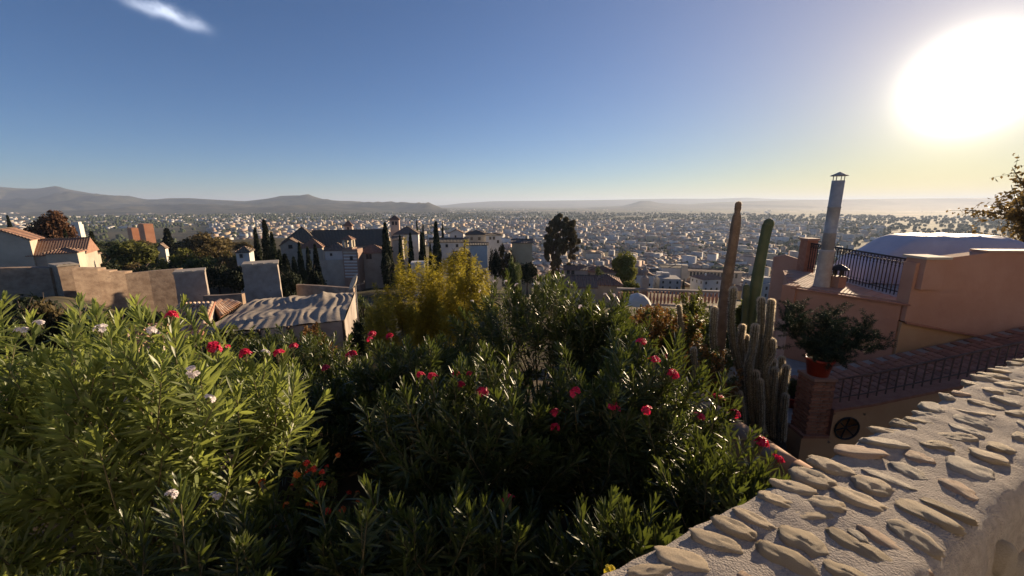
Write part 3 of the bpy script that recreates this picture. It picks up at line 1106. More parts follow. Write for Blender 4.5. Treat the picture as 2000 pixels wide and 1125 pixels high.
def rough_wall(name, label, poly_px, Ys, yb, thick, mat, cat='wall', ground_extra=2.0):
    """free-standing masonry: top outline through view directions (px, py) at distances Ys, dropped into the ground"""
    root = empty(name, (0, 0, 0))
    b = MB()
    T = [at(p[0], p[1], Y) for p, Y in zip(poly_px, Ys)]
    vs_ = []
    n = len(T)
    zb = min(hz(t.x, t.y) for t in T) - ground_extra
    nx, nz = n, 9
    front, back = [], []
    for i, t in enumerate(T):
        for k in range(nz):
            z = t.z + (zb - t.z) * k / (nz - 1)
            batter = 0.02 * (t.z - z)
            vs_.append((t.x, t.y - batter, z))
    for i, t in enumerate(T):
        for k in range(nz):
            z = t.z + (zb - t.z) * k / (nz - 1)
            vs_.append((t.x, t.y + thick, z))
    o = n * nz
    fs = []
    for i in range(n - 1):
        for k in range(nz - 1):
            a = i * nz + k
            fs.append((a, a + 1, a + nz + 1, a + nz))
            fs.append((o + a, o + a + nz, o + a + nz + 1, o + a + 1))
        fs.append((i * nz, i * nz + nz, o + i * nz + nz, o + i * nz))
    for i in (0, n - 1):
        for k in range(nz - 1):
            a = i * nz + k
            q = (a, o + a, o + a + 1, a + 1)
            fs.append(q if i == 0 else q[::-1])
    b.add(vs_, fs)
    o_ = b.build(name, mat)
    bpy.data.objects.remove(root)
    tag(o_, label, cat)
    return o_


def square_tower(label, p0, p1, yt, Y, depth, mat, rz=0.0, batter=0.94):
    A, B = at(p0, yt, Y), at(p1, yt, Y)
    w = (B.x - A.x) * math.cos(rz)
    zb = hz((A.x + B.x) / 2, Y) - 2
    h = A.z - zb
    root = empty('fortress_tower', ((A.x + B.x) / 2, Y + depth / 2, zb), rz)
    tag(root, label, 'tower')
    b = MB()
    # body in courses so that its edges are not ruler straight
    nl = 9
    rings = []
    q = random.Random(int(p0))
    for k in range(nl):
        t = k / (nl - 1)
        s = 1 / batter * (1 - t) + 1 * t
        rings.append([((-w / 2) * s + q.uniform(-.06, .06), (-depth / 2) * s + q.uniform(-.06, .06), h * t), ((w / 2) * s + q.uniform(-.06, .06), (-depth / 2) * s + q.uniform(-.06, .06), h * t),
                      ((w / 2) * s, (depth / 2) * s, h * t), ((-w / 2) * s, (depth / 2) * s, h * t)])
    vs_ = [p for r_ in rings for p in r_]
    fs = [(k * 4 + j, k * 4 + (j + 1) % 4, k * 4 + 4 + (j + 1) % 4, k * 4 + 4 + j) for k in range(nl - 1) for j in range(4)]
    fs.append(tuple((nl - 1) * 4 + j for j in range(4)))
    b.add(vs_, fs)
    b.build('body', mat, root)
    cpb = MB().box((0, 0, h + 0.09), (w + 0.24, depth + 0.24, 0.22))
    for k in range(3):
        cpb.box((-w / 2 + w * (k + 0.5) / 3 + q.uniform(-.3, .3), -depth / 2 + 0.4, h + 0.26), (q.uniform(0.8, 1.4), 0.6, 0.14))
    cpb.build('coping', PLASTER_OLD, root)
    return root


square_tower('plain plastered square tower, the right of two, above the grey sheeted roof', 458, 526, 519, 62, 4.5, STONE_TOWER, R(29))
square_tower('plain plastered square tower standing where the old wall ends', 322, 380, 534, 68, 4.5, STONE_TOWER, R(35))
square_tower('sunlit buttress tower of the old wall below the tiled house', 66, 124, 521, 72, 5.0, STONE_OLD, R(60), 0.93)
rough_wall('fortress_wall', 'old earth wall stepping down between buttress tower and square tower',
           [(140, 524), (190, 524.5), (190.5, 529), (213, 529), (213.5, 531.5), (243, 531), (243.5, 535), (290, 530), (345, 525.5)], [70, 73, 73, 74.5, 74.5, 76.5, 76.5, 79.5, 83], 600, 1.6, STONE_OLD)
rough_wall('fortress_wall', 'shaded old earth wall running left from the buttress tower', [(-260, 533), (-120, 528), (0, 524), (50, 523), (96, 524)], [62, 66, 70, 72, 73.5], 600, 1.6, STONE_OLD)
rough_wall('garden_wall', 'low brown wall patch between the two square towers', [(396, 578), (430, 577), (472, 574)], [66, 66, 66], 600, 0.8, STONE_OLD)
rough_wall('garden_wall', 'low pink wall in front of the monastery courtyard', [(578, 556), (620, 558), (660, 561), (690, 563)], [66, 64, 62, 60], 600, 0.7, STONE_OLD)

bld('country_house', 'tiled house with a long red roof behind the buttress tower', 18, 128, 498, 520, 90, 9, 'gable', 466, PLASTER_OLD, TILE_RED)
bld('country_house', 'low house front with its own small red roof beside the long red roof', 80, 131, 494, 520, 85, 4.5, 'hip', 484, W_CREAM, TILE_RED)
bld('country_house', 'pale gabled house end cut by the picture edge beside the long red roof', -70, 19, 471, 530, 86, 8, 'cross', 446, W_CREAM, TILE_RED)
bld('garden_pavilion', 'small brown tiled roof peeping from the trees behind the sunlit buttress', 142, 168, 499, 510, 105, 5, 'hip', 492, PLASTER_OLD, TILE_PALE)
# red palace and the white tower on the far left crest
bld('palace_tower', 'glowing orange square palace keep on the wooded crest', 256, 284, 438, 462, 620, 24, 'flat', None, BRICKRED, cat='palace', rz=R(58))
bld('palace_wing', 'lower orange palace wing joined to the keep, on the crest', 237, 257, 446, 464, 630, 20, 'flat', None, BRICKRED, cat='palace', rz=R(58))
bld('white_tower_house', 'white tower block beside the rust brown tree', 134, 146, 434, 460, 480, 10, 'flat', None, W_WHITE)
bld('white_annex', 'low white block right of the white tower block', 142, 150, 439, 462, 486, 10, 'flat', None, W_WHITE)
bld('white_chapel', 'little white chapel between the bright green trees', 302, 316, 486, 500, 160, 4, 'cross', 475, W_WHITE, TILE_PALE, cat='chapel')
bld('white_house', 'white house with a dark hip roof left of the three cypresses', 452, 476, 493, 512, 108, 6, 'hip', 481, W_WHITE, TILE_OLD, [(462, 500, 0.7, 1.0)])
# monastery
bld('monastery_wing', 'monastery wing with a steep mossy pyramid roof', 541, 606, 474, 560, 140, 13, 'pyramid', 443, PLASTER_OLD, TILE_OLD, [(560, 482, 0.9, 1.3), (585, 485, 0.9, 1.3)], cat='monastery')
bld('monastery_nave', 'long monastery nave under one wide mossy roof', 600, 742, 480, 560, 146, 14, 'gable', 449, PLASTER_OLD, TILE_OLD, cat='monastery')
bld('monastery_porch', 'small gabled porch with a grey roof below the pyramid roof', 543, 581, 480, 540, 132, 5, 'cross', 465, PLASTER_OLD, TILE_PALE, [(562, 482, 1.0, 1.0)], cat='monastery')
bld('monastery_gallery', 'low gallery with dark red roof between pyramid roof and nave', 583, 622, 484, 540, 134, 6, 'hip', 466, W_CREAM, TILE_RED, [(598, 492, 0.8, 1.0)], cat='monastery')
bld('monastery_hall', 'white walled hall with a hipped roof left of the striped tower', 628, 668, 489, 556, 126, 8, 'hip', 474, W_WHITE, TILE_PALE, [(640, 497, 0.6, 0.8)], cat='monastery')
bld('monastery_cell_block', 'brown walled block with paired arched windows right of the striped tower', 690, 748, 494, 560, 122, 8, 'hip', 478, PLASTER_OLD, TILE_RED, [(712, 501, 0.55, 1.3), (717.5, 501, 0.55, 1.3)], cat='monastery')
rough_wall('courtyard_wall', 'mottled high courtyard wall left of the striped tower', [(600, 513), (640, 508), (672, 507)], [118, 118, 118], 600, 0.8, PLASTER_OLD)
bld('nave_turret', 'little square turret rising behind the nave roof', 671, 685, 441, 460, 168, 3, 'pyramid', 431, W_PINK, TILE_RED, [(678, 446, 0.5, 0.9)], cat='turret')


def striped_tower():
    Y = 117.0
    A, B = at(673, 545, Y), at(702, 545, Y)
    w = B.x - A.x
    zt, zb = at(688, 487, Y).z, at(688, 545, Y).z - 6
    h = zt - zb
    root = empty('bell_tower', ((A.x + B.x) / 2, Y + w / 2, zb))
    tag(root, 'brick bell tower with pale stripes and an open belfry', 'tower')
    brick = M('tower_brick', (0.27, 0.17, 0.12), (0.34, 0.23, 0.17), scale=1.2)
    MB().box((0, 0, h / 2), (w, w, h)).build('shaft', brick, root)
    nb = 9
    for k in range(nb):
        z = h - 0.9 - k * (h - 6) / nb * 0.92
        MB().box((0, 0, z), (w * 0.86, w + 0.06, 0.52)).build('stripe', W_WHITE if k else W_CREAM, root)
    for (dx, dz) in ((0.1, h - 2.3), (0.35, h - 2.3 - 0.001)):
        pass
    wf = MB().box((w * 0.08, -w / 2 - 0.06, h - 2.6), (0.85, 0.1, 1.3)).build('window', WOODD, root)
    MB().box((w * 0.08, -w / 2 - 0.1, h - 2.6), (0.6, 0.06, 1.05)).build('pane', GLASS, wf)
    MB().box((-w * 0.22, 0, h + 0.14), (w * 0.74, w * 0.8, 0.28)).build('cornice', brick, root)
    bw = w * 0.62
    bel = MB()
    for sx in (-1, 1):
        for sy in (-1, 1):
            bel.box((-w * 0.22 + sx * bw * 0.36, sy * bw * 0.36, h + 1.38), (bw * 0.28, bw * 0.28, 2.2))
    bel.box((-w * 0.22, 0, h + 2.58), (bw, bw, 0.2)).box((-w * 0.22, 0, h + 0.38), (bw, bw, 0.2))
    bo = bel.build('belfry', W_CREAM, root)
    MB().lathe((-w * 0.22, 0, h + 1.3), [(0.42, 0), (0.36, 0.1), (0.25, 0.5), (0.12, 0.72)], 10).build('bell', WOODD, bo)
    MB().add([(-w * 0.22 + a * bw * 0.64, b_ * bw * 0.64, h + 2.7) for a, b_ in ((-1, -1), (1, -1), (1, 1), (-1, 1))] + [(-w * 0.22, 0, h + 4.0)],
             [(3, 2, 1, 0), (0, 1, 4), (1, 2, 4), (2, 3, 4), (3, 0, 4)]).build('roof', TILE_RED, root)


striped_tower()
# white church
bld('white_church', 'white church body with a brown pyramid roof', 766, 812, 457.5, 500, 150, 9.5, 'pyramid', 442, W_WHITE, TILE_PALE, [(778, 474, 0.7, 1.2), (795, 474, 0.7, 1.2)], cat='church')
bld('church_tower', 'square pinkish church tower with a brown cap behind the white church', 760, 777, 429, 470, 163, 3.6, 'pyramid', 421, W_PINK, TILE_RED, [(766, 436, 0.6, 1.2), (772, 436, 0.6, 1.2)], cat='tower')
bld('church_annex', 'brown shaded annex in front of the white church', 763, 782, 468, 505, 138, 6, 'gable', 461, PLASTER_OLD, TILE_PALE)
bld('white_house', 'low white house with a wide brown roof right of the stout cypress', 836, 912, 473, 500, 140, 9, 'gable', 465, W_WHITE, TILE_OLD, [(870, 480, 0.8, 1.0), (890, 480, 0.8, 1.0)])
bld('white_house', 'white gabled house behind the wide brown roof', 876, 903, 456, 480, 180, 8, 'cross', 447, W_WHITE, TILE_PALE, [(888, 462, 0.7, 1.0)])
bld('white_house', 'white house with a grey roof next to the white gabled house', 908, 950, 458, 480, 175, 9, 'hip', 450, W_CREAM, TILE_OLD, [(920, 466, 0.8, 1.1), (935, 466, 0.8, 1.1)])
bld('white_house', 'boxy white house with three dark windows right of the brown roofs', 948, 979, 459, 490, 165, 9, 'hip', 455, W_WHITE, TILE_OLD, [(957, 465, 0.8, 1.2), (964, 465, 0.8, 1.2), (972, 472, 0.8, 1.2)])
bld('garden_house', 'white windowless garden house behind the tiny cypresses', 911, 951, 478, 505, 118, 7, 'gable', 474, W_WHITE, TILE_OLD)
bld('white_house', 'white blue shaded wall between cypresses and bamboo', 800, 825, 516, 530, 92, 4, 'flat', None, W_WHITE)
bld('ochre_house', 'windowless ochre house end right of the half bare tree', 1000, 1040, 474, 515, 120, 8, 'gable', 467, W_OCHRE, TILE_PALE, chim=True)
# blocks on the right slope
bld('white_block', 'long white house with small windows left of the big white block', 1243, 1292, 531, 552, 260, 12, 'gable', 525, W_WHITE, TILE_OLD, [(1262, 536, 1.1, 1.4), (1278, 536, 1.1, 1.4), (1284, 536, 1.1, 1.4), (1290, 536, 1, 1.4)])
bld('white_block', 'big windowless white block with a raised corner on the slope', 1297, 1338, 523, 556, 262, 14, 'gable', 518, W_WHITE, TILE_OLD, chim=True)
bld('white_block', 'narrow cream tower block end against the big white block', 1335, 1346, 519, 556, 256, 5, 'flat', None, W_CREAM)
bld('long_building', 'long institutional building with a row of tall windows behind the cactus', 1347, 1452, 531, 556, 285, 14, 'gable', 525, W_CREAM, TILE_RED,
    [(1357 + 6.5 * k, 537, 1.2, 3.0) for k in range(14)], cat='building')
bld('brown_roof_house', 'house with a broad reddish brown roof below the pine', 1098, 1168, 560, 575, 62, 7, 'gable', 538, PLASTER_OLD, TILE_RED)
bld('brown_roof_house', 'second reddish brown roof touching the broad one, right of it', 1165, 1218, 556, 575, 70, 6, 'hip', 536, PLASTER_OLD, TILE_RED)
bld('brown_roof_house', 'low tiled house further down behind the broad reddish roof', 1105, 1150, 527, 545, 118, 6, 'gable', 519, W_PINK, TILE_RED, [(1112, 532, 0.7, 0.9), (1121, 532, 0.7, 0.9)])
bld('brown_roof_house', 'tiled house beside the round olive green tree', 1150, 1206, 531, 548, 124, 7, 'hip', 521, PLASTER_OLD, TILE_RED)
# ================================================================ STONE PARAPET
WO = Vector((0.25, 0.75, 0.0))                 # a point on its outer top edge
WU = Vector((0.891, 0.454, 0.0)).normalized()   # along the wall
WV = Vector((WU.y, -WU.x, 0.0))                 # across, towards the street
WT, WW = -0.8, 0.335
MORTAR = M('lime_mortar', (0.27, 0.235, 0.205), (0.37, 0.325, 0.28), rough=0.95, scale=40, bump=1.0, bscale=190, c3=(0.17, 0.145, 0.13), bdist=0.009)


def stone_mat(name, a, b, bs=70, st=None, bump=0.9):
    return M(name, a, b, rough=0.8, scale=14, bump=bump, bscale=bs, rand=0.12, spec=0.35, stretch=st, bdist=0.009)


STONES = [stone_mat('cobble_buff', (0.48, 0.375, 0.25), (0.58, 0.475, 0.34)), stone_mat('cobble_grey', (0.40, 0.345, 0.27), (0.50, 0.44, 0.36)),
          stone_mat('cobble_rose', (0.47, 0.325, 0.225), (0.56, 0.41, 0.30)), stone_mat('cobble_layered', (0.40, 0.31, 0.20), (0.58, 0.475, 0.33), 45, (1.0, 9.0, 9.0), 1.0)]


def wallpt(u, v, z):
    p = WO + WU * u + WV * v
    return Vector((p.x, p.y, z))


def make_parapet():
    root = empty('stone_parapet', (WO.x, WO.y, -1.6))
    tag(root, 'low rubble parapet with a cobbled top in grey mortar', 'wall')
    inv = Vector((WO.x, WO.y, -1.6))
    u0, u1, du = -1.1, 6.2, 0.02
    # cross-section: outer face, rounded outer edge, top, rounded inner edge, inner face
    prof = [(-0.06, -5.2), (-0.06, -3.0), (-0.05, -1.6), (-0.045, -1.1), (-0.042, -0.92), (-0.026, -0.845), (-0.010, -0.812), (0.012, -0.803)]
    prof += [(0.04 + k * 0.0195, -0.80) for k in range(14)]
    prof += [(0.313, -0.808), (0.330, -0.83), (0.338, -0.87), (0.342, -0.92)] + [(0.345 + 0.004 * k, -0.98 - 0.06 * k) for k in range(11)] + [(0.39, -1.75)]
    us = np.arange(u0, u1, du)
    V = []
    for u in us:
        for (v, z) in prof:
            q = Vector((u * 7, v * 7, z * 7))
            q2 = Vector((u * 26, v * 26, z * 26))
            e = 0.008 * noise.noise(q) + 0.0045 * noise.noise(q2) + 0.0025 * noise.noise(q2 * 2.3)
            edge = 0.016 * noise.noise(Vector((u * 5.0, 3.3, 0))) + 0.007 * noise.noise(Vector((u * 17.0, 9.3, 0)))
            if z > -0.85:
                p = wallpt(u, v + (edge if v < 0.03 else 0.0) + (edge * 0.8 if v > 0.3 else 0), z + e)
            else:
                p = wallpt(u, v + (e * 2.0 + edge) * (1 if v > 0.1 else -1) * 0.8, z)
            V.append(p - inv)
    k = len(prof)
    F = [(i * k + j, i * k + j + 1, (i + 1) * k + j + 1, (i + 1) * k + j) for i in range(len(us) - 1) for j in range(k - 1)]
    me = np_mesh('mortar_core', np.array(V), np.array(F)[:, ::-1], MORTAR, smooth=True)
    place(me, 'mortar_core', parent=root)
    # stones seen on the top: long axis ends and width, traced as (x1, y1, x2, y2, w)
    c1 = [(260, 230, 580, 340, 100), (370, 150, 730, 250, 80), (110, 310, 440, 410, 80), (0, 400, 270, 470, 110), (590, 60, 940, 110, 85), (800, 0, 1100, 40, 60), (1220, 30, 1440, 50, 60),
          (1100, 90, 1320, 160, 70), (990, 165, 1285, 295, 70), (1435, 150, 1800, 300, 110), (1590, 80, 1880, 170, 65), (1720, 20, 1950, 100, 70), (730, 330, 990, 360, 120), (770, 210, 1190, 380, 50),
          (1420, 300, 1640, 440, 110), (580, 390, 980, 520, 90), (1020, 430, 1550, 700, 110), (1210, 430, 1640, 620, 50), (370, 450, 650, 510, 90), (1000, 620, 1370, 850, 130), (160, 680, 520, 850, 150),
          (530, 680, 1100, 1010, 120), (790, 660, 1290, 960, 90), (0, 790, 460, 1010, 130), (490, 930, 860, 1090, 110), (280, 570, 640, 570, 60), (680, 665, 820, 780, 36)]
    c2 = [(910, 370, 1210, 510, 80), (750, 450, 1060, 560, 100), (570, 540, 950, 660, 110), (310, 680, 700, 790, 150), (90, 840, 430, 810, 110), (930, 840, 1160, 920, 80)]
    c3 = [(480, 730, 860, 800, 42), (660, 670, 900, 735, 45), (780, 640, 1060, 690, 32), (930, 520, 1140, 570, 80), (870, 590, 1110, 630, 38), (1110, 430, 1240, 450, 38), (1220, 400, 1370, 425, 32),
          (1090, 800, 1400, 820, 70), (1200, 705, 1530, 815, 48), (1220, 620, 1550, 725, 62), (1230, 555, 1640, 635, 46), (1370, 490, 1690, 545, 42), (1480, 365, 1680, 420, 52), (1590, 450, 1840, 525, 48),
          (1310, 310, 1520, 335, 36), (1390, 265, 1620, 300, 36), (1460, 235, 1720, 265, 30), (1570, 200, 1790, 215, 30), (1620, 335, 1870, 360, 42), (1700, 395, 1870, 440, 36), (1770, 310, 1900, 325, 30),
          (1640, 180, 1870, 190, 26), (1740, 140, 1870, 140, 30), (1790, 110, 1900, 112, 26), (1730, 600, 1900, 600, 50), (1800, 690, 1950, 715, 44), (1770, 790, 1930, 840, 60)]
    L = [(1480 + a / 3.846, 860 + b / 3.846, 1480 + c / 3.846, 860 + d / 3.846, e / 3.846) for a, b, c, d, e in c1]
    L += [(1200 + a / 3.846, 900 + b / 3.846, 1200 + c / 3.846, 900 + d / 3.846, e / 3.846) for a, b, c, d, e in c2]
    L += [(1600 + a / 4.6875, 680 + b / 4.6875, 1600 + c / 4.6875, 680 + d / 4.6875, e / 4.6875) for a, b, c, d, e in c3]
    S = []
    for (x1, y1, x2, y2, w) in L:
        p, q = onz(x1, y1, WT), onz(x2, y2, WT)
        c = (p + q) / 2
        mx, my = (x1 + x2) / 2, (y1 + y2) / 2
        d = (q - p)
        nrm = onz(mx, my + w / 2, WT) - onz(mx, my - w / 2, WT)
        ax = d.normalized()
        perp = Vector((-ax.y, ax.x, 0))
        hw = abs(nrm.dot(perp)) / 2
        S.append((c, math.atan2(d.y, d.x), d.length / 2, max(0.014, hw)))
    # the wall goes on: more stones beyond what the picture shows
    base_u = max((c - WO).dot(WU) for c, *_ in S)
    for i in range(150):
        u = rng.uniform(-1.0, 6.0)
        if -0.12 < u < base_u + 0.02:
            continue
        v = rng.uniform(0.05, 0.29)
        c = wallpt(u, v, WT)
        hl, hw = rng.uniform(0.035, 0.075), rng.uniform(0.018, 0.032)
        if any((c - s[0]).length < 0.055 + 0.5 * hl for s in S):
            continue
        S.append((c, math.atan2(WV.y, WV.x) + rng.gauss(0.1, 0.3), hl, hw))
    # a shared set of pebble shapes: squashed, uneven, slightly angular
    def pebble(seed, lay):
        n1, n2 = 22, 12
        V = []
        for i in range(n2 + 1):
            ph = math.pi * i / n2
            for j in range(n1):
                th = 2 * math.pi * j / n1
                x, y, z = math.sin(ph) * math.cos(th), math.sin(ph) * math.sin(th), math.cos(ph)
                sx = abs(x) ** 0.85 * (1 if x > 0 else -1)
                q = Vector((x * 1.1 + seed * 3.1, y * 1.1, z * 1.1))
                k = 1 + 0.34 * noise.noise(q) + 0.16 * noise.noise(q * 2.7) + 0.06 * noise.noise(q * 6.5)
                if lay:
                    k += 0.05 * math.sin(y * 13 + 4 * noise.noise(q)) + 0.03 * math.sin(y * 29)
                zz = min(z * k, 0.52 + 0.16 * noise.noise(q * 2.0) + (z * k - 0.52) * 0.2) if z > 0 else z * k
                V.append((sx * k, y * k, zz))
        F = [(i * n1 + j, (i + 1) * n1 + j, (i + 1) * n1 + (j + 1) % n1, i * n1 + (j + 1) % n1) for i in range(n2) for j in range(n1)]
        return V, F
    shapes = []
    for sd in range(14):
        V, F = pebble(sd, sd % 4 == 3)
        mt = STONES[3] if sd % 4 == 3 else STONES[(0, 1, 0, 2, 0, 1)[sd % 6]]
        shapes.append(np_mesh('stone', np.array(V), np.array(F), mt, smooth=True))
    layered = [s for i, s in enumerate(shapes) if i % 4 == 3]
    plain = [s for i, s in enumerate(shapes) if i % 4 != 3]
    for i, (c, a, hl, hw) in enumerate(S):
        lay = i in (16, 17, 20, 21)
        me = rng.choice(layered if lay or rng.random() < 0.08 else plain)
        hh = min(0.024, 0.011 + 0.24 * hw)
        place(me, 'stone', Vector((c.x, c.y, WT - 0.004 + rng.uniform(-0.004, 0.003))) - inv, (rng.gauss(0, 0.10), rng.gauss(0, 0.06), a), (hl * 1.06, hw * 1.12, hh), root)
    # rubble in the face towards the street
    for i in range(120):
        u, z = rng.uniform(-1.0, 4.0), rng.uniform(-1.55, -0.93)
        c = wallpt(u, 0.345 + 0.067 * (-0.98 - z) if z < -0.98 else 0.343, z)
        place(rng.choice(plain), 'stone', c - inv, (math.pi / 2, 0, math.atan2(WU.y, WU.x) + rng.gauss(0, 0.1)), (rng.uniform(0.04, 0.085), rng.uniform(0.03, 0.06), rng.uniform(0.03, 0.045)), root)
    # street surface behind the parapet
    pav = MB()
    a, b = wallpt(-4, 0.36, 0), wallpt(9, 0.36, 0)
    c, d = wallpt(9, 6, 0), wallpt(-4, 6, 0)
    pav.prism([(d.x, d.y), (c.x, c.y), (b.x, b.y), (a.x, a.y)], -2.4, -1.6)
    o = pav.build('street', M('street_stone', (0.16, 0.145, 0.13), (0.24, 0.22, 0.20), scale=5, bump=0.6, bscale=25, rough=0.9))
    tag(o, kind='structure')


make_parapet()


def bounce_house_row():  # unseen houses behind the camera, added so their fronts bounce sunlight forward
    """whitewashed houses added out of view to throw sunlight back at the garden"""
    ww = M('whitewash', (0.72, 0.69, 0.63), (0.78, 0.75, 0.70), rough=0.9, scale=0.8, bump=0.2, bscale=14)
    for k, (x0, x1, h, lb) in enumerate([(-15.0, -4.6, 6.6, 'added unseen whitewashed house with a brown door, bouncing sunlight, opposite the sunlit oleander'), (-4.5, 5.5, 7.4, 'added unseen whitewashed house with two balconied windows, bouncing sunlight, opposite the parapet'),
                                         (5.6, 15.0, 6.2, 'added unseen whitewashed house bouncing sunlight opposite the blind pink wall')]):
        root = empty('bounce_house', ((x0 + x1) / 2, -7.0, -1.6), 0.0)
        tag(root, lb, 'house')
        w = x1 - x0
        MB().box((0, -3, h / 2 - 0.4), (w, 6, h + 0.8)).build('wall', ww, root)
        MB().add([(-w / 2 - 0.0, 0.5, h), (w / 2, 0.5, h), (w / 2, -3, h + 1.3), (-w / 2, -3, h + 1.3), (-w / 2, -6.4, h), (w / 2, -6.4, h), (-w / 2, 0.5, h - 0.15), (w / 2, 0.5, h - 0.15)],
                 [(0, 1, 2, 3), (3, 2, 5, 4), (6, 7, 1, 0), (0, 3, 4), (1, 5, 2)]).build('roof', TILE_RED, root)
        for i in range(3):
            for j in range(2):
                x = -w / 2 + w * (i + 0.5) / 3
                z = 1.35 + 2.9 * j
                if j == 0 and i == 1:
                    MB().box((x, 0.02, 1.05), (1.0, 0.08, 2.1)).build('door', WOODD, root)
                    continue
                fo = MB().box((x, 0.02, z), (1.1, 0.06, 1.4)).build('window', WOODD, root)
                MB().box((x, 0.035, z), (0.9, 0.06, 1.2)).build('pane', GLASS, fo)


bounce_house_row()

# ================================================================ OLEANDERS AND OTHER GARDEN PLANTS
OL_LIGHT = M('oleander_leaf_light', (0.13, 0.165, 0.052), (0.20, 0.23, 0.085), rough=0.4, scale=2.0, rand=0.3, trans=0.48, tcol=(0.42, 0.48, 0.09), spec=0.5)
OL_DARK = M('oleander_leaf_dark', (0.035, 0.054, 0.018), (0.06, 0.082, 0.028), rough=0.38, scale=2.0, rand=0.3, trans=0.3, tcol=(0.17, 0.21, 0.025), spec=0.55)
OL_STEM = M('oleander_stem', (0.12, 0.11, 0.055), (0.17, 0.14, 0.08), rough=0.7, scale=10)
RED = M('oleander_red', (0.55, 0.015, 0.06), (0.66, 0.03, 0.11), rough=0.5, scale=20, trans=0.35, tcol=(0.75, 0.02, 0.09))
WHITEP = M('oleander_white', (0.74, 0.66, 0.66), (0.80, 0.74, 0.74), rough=0.5, scale=20, trans=0.35)
ORANGE = M('lantana_orange', (0.60, 0.10, 0.02), (0.62, 0.22, 0.03), rough=0.5, scale=30, trans=0.3)
YELLOWP = M('petal_yellow', (0.72, 0.55, 0.02), (0.75, 0.62, 0.05), rough=0.5, scale=30, trans=0.3)


def leaf_np(L, W, droop, fold):
    st = [(0.0, 0.12), (0.22, 0.78), (0.5, 1.0), (0.78, 0.66), (1.0, 0.03)]
    V = []
    for t, w in st:
        x = L * t
        z = -droop * L * t * t
        V += [(x, -W / 2 * w, z + fold * W * w), (x, 0, z), (x, W / 2 * w, z + fold * W * w)]
    F = []
    for i in range(len(st) - 1):
        a = i * 3
        F += [(a, a + 3, a + 4, a + 1), (a + 1, a + 4, a + 5, a + 2)]
    return np.array(V), np.array(F)


def rot_np(yaw, pitch, roll):
    cy_, sy_ = math.cos(yaw), math.sin(yaw)
    cp, sp = math.cos(pitch), math.sin(pitch)
    cr, sr = math.cos(roll), math.sin(roll)
    Rz = np.array([[cy_, -sy_, 0], [sy_, cy_, 0], [0, 0, 1]])
    Ry = np.array([[cp, 0, -sp], [0, 1, 0], [sp, 0, cp]])
    Rx = np.array([[1, 0, 0], [0, cr, -sr], [0, sr, cr]])
    return Rz @ Ry @ Rx


def shoot_mesh(seed, mat, H=0.55, LL=0.135, WW_=0.021, whorls=15, per=3, open_=1.0):
    """one oleander shoot: stem with whorls of narrow pointed leaves, upright at the tip, spreading below"""
    q = random.Random(seed)
    Vs, Fs, mi = [], [], []
    off = 0
    for i in range(whorls):
        t = i / (whorls - 1)
        z = H * (0.12 + 0.88 * t)
        pit = R(20 + 58 * t ** 1.6 * open_) if t < 0.97 else R(80)
        ln = LL * (0.75 + 0.4 * math.sin(math.pi * min(1, t * 0.85 + 0.1))) * (1 - 0.45 * max(0, t - 0.8) / 0.2)
        for j in range(per):
            if q.random() < 0.08:
                continue
            V, F = leaf_np(ln * q.uniform(0.8, 1.15), WW_ * q.uniform(0.8, 1.2), q.uniform(-0.05, 0.32) * (1.2 - t), q.uniform(0.05, 0.3))
            yaw = i * 1.05 + j * 2 * math.pi / per + q.gauss(0, 0.22)
            V = V @ rot_np(yaw, pit + q.gauss(0, 0.16), q.gauss(0, 0.35)).T + np.array([0.006 * math.cos(yaw), 0.006 * math.sin(yaw), z])
            Vs.append(V); Fs.append(F + off); mi += [0] * len(F)
            off += len(V)
    n = 5
    for k in range(4):
        t = k / 3
        for j in range(n):
            th = 2 * math.pi * j / n
            r = 0.0065 * (1 - 0.7 * t)
            Vs.append(np.array([[r * math.cos(th), r * math.sin(th), H * 1.0 * t]]))
    F = [(off + k * n + j, off + k * n + (j + 1) % n, off + (k + 1) * n + (j + 1) % n, off + (k + 1) * n + j) for k in range(3) for j in range(n)]
    Fs.append(np.array(F)); mi += [1] * len(F)
    return np_mesh('leafy_shoot', np.vstack(Vs), np.vstack(Fs), [mat, OL_STEM], mi, smooth=True)


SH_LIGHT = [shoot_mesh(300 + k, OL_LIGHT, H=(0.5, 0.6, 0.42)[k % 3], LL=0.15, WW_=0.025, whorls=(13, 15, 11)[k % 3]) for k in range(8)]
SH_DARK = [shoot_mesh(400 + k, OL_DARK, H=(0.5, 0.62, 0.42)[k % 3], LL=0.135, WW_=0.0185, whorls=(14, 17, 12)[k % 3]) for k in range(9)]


def flower_mesh(seed, mat, nf=7, rad=0.042, size=0.021, name='flower_cluster'):
    q = random.Random(seed)
    b = MB()
    for i in range(nf):
        th, ph = q.uniform(0, 6.28), q.uniform(0, 1.25)
        d = Vector((math.sin(ph) * math.cos(th), math.sin(ph) * math.sin(th), math.cos(ph)))
        c = d * rad * q.uniform(0.75, 1.15)
        a = d.orthogonal().normalized()
        bb = d.cross(a)
        r0 = q.uniform(0, 6)
        for k in range(5):
            t = r0 + k * 2 * math.pi / 5
            e = a * math.cos(t) + bb * math.sin(t)
            s = a * math.cos(t + 1.571) + bb * math.sin(t + 1.571)
            L = size * q.uniform(0.85, 1.2)
            b.add([c - s * L * 0.12, c + e * L * 0.55 - s * L * 0.48 + d * L * 0.25, c + e * L * 1.1 - s * L * 0.36 + d * L * 0.16, c + e * L * 1.15 + s * L * 0.3 + d * L * 0.12,
                   c + e * L * 0.55 + s * L * 0.46 + d * L * 0.25, c + s * L * 0.12], [(0, 1, 2, 3, 4, 5)], 0)
        b.tube([(0, 0, -0.06), c - d * 0.003], [0.0022, 0.0018], 4, mi=1)
    return b.mesh(name, [mat, OL_STEM])


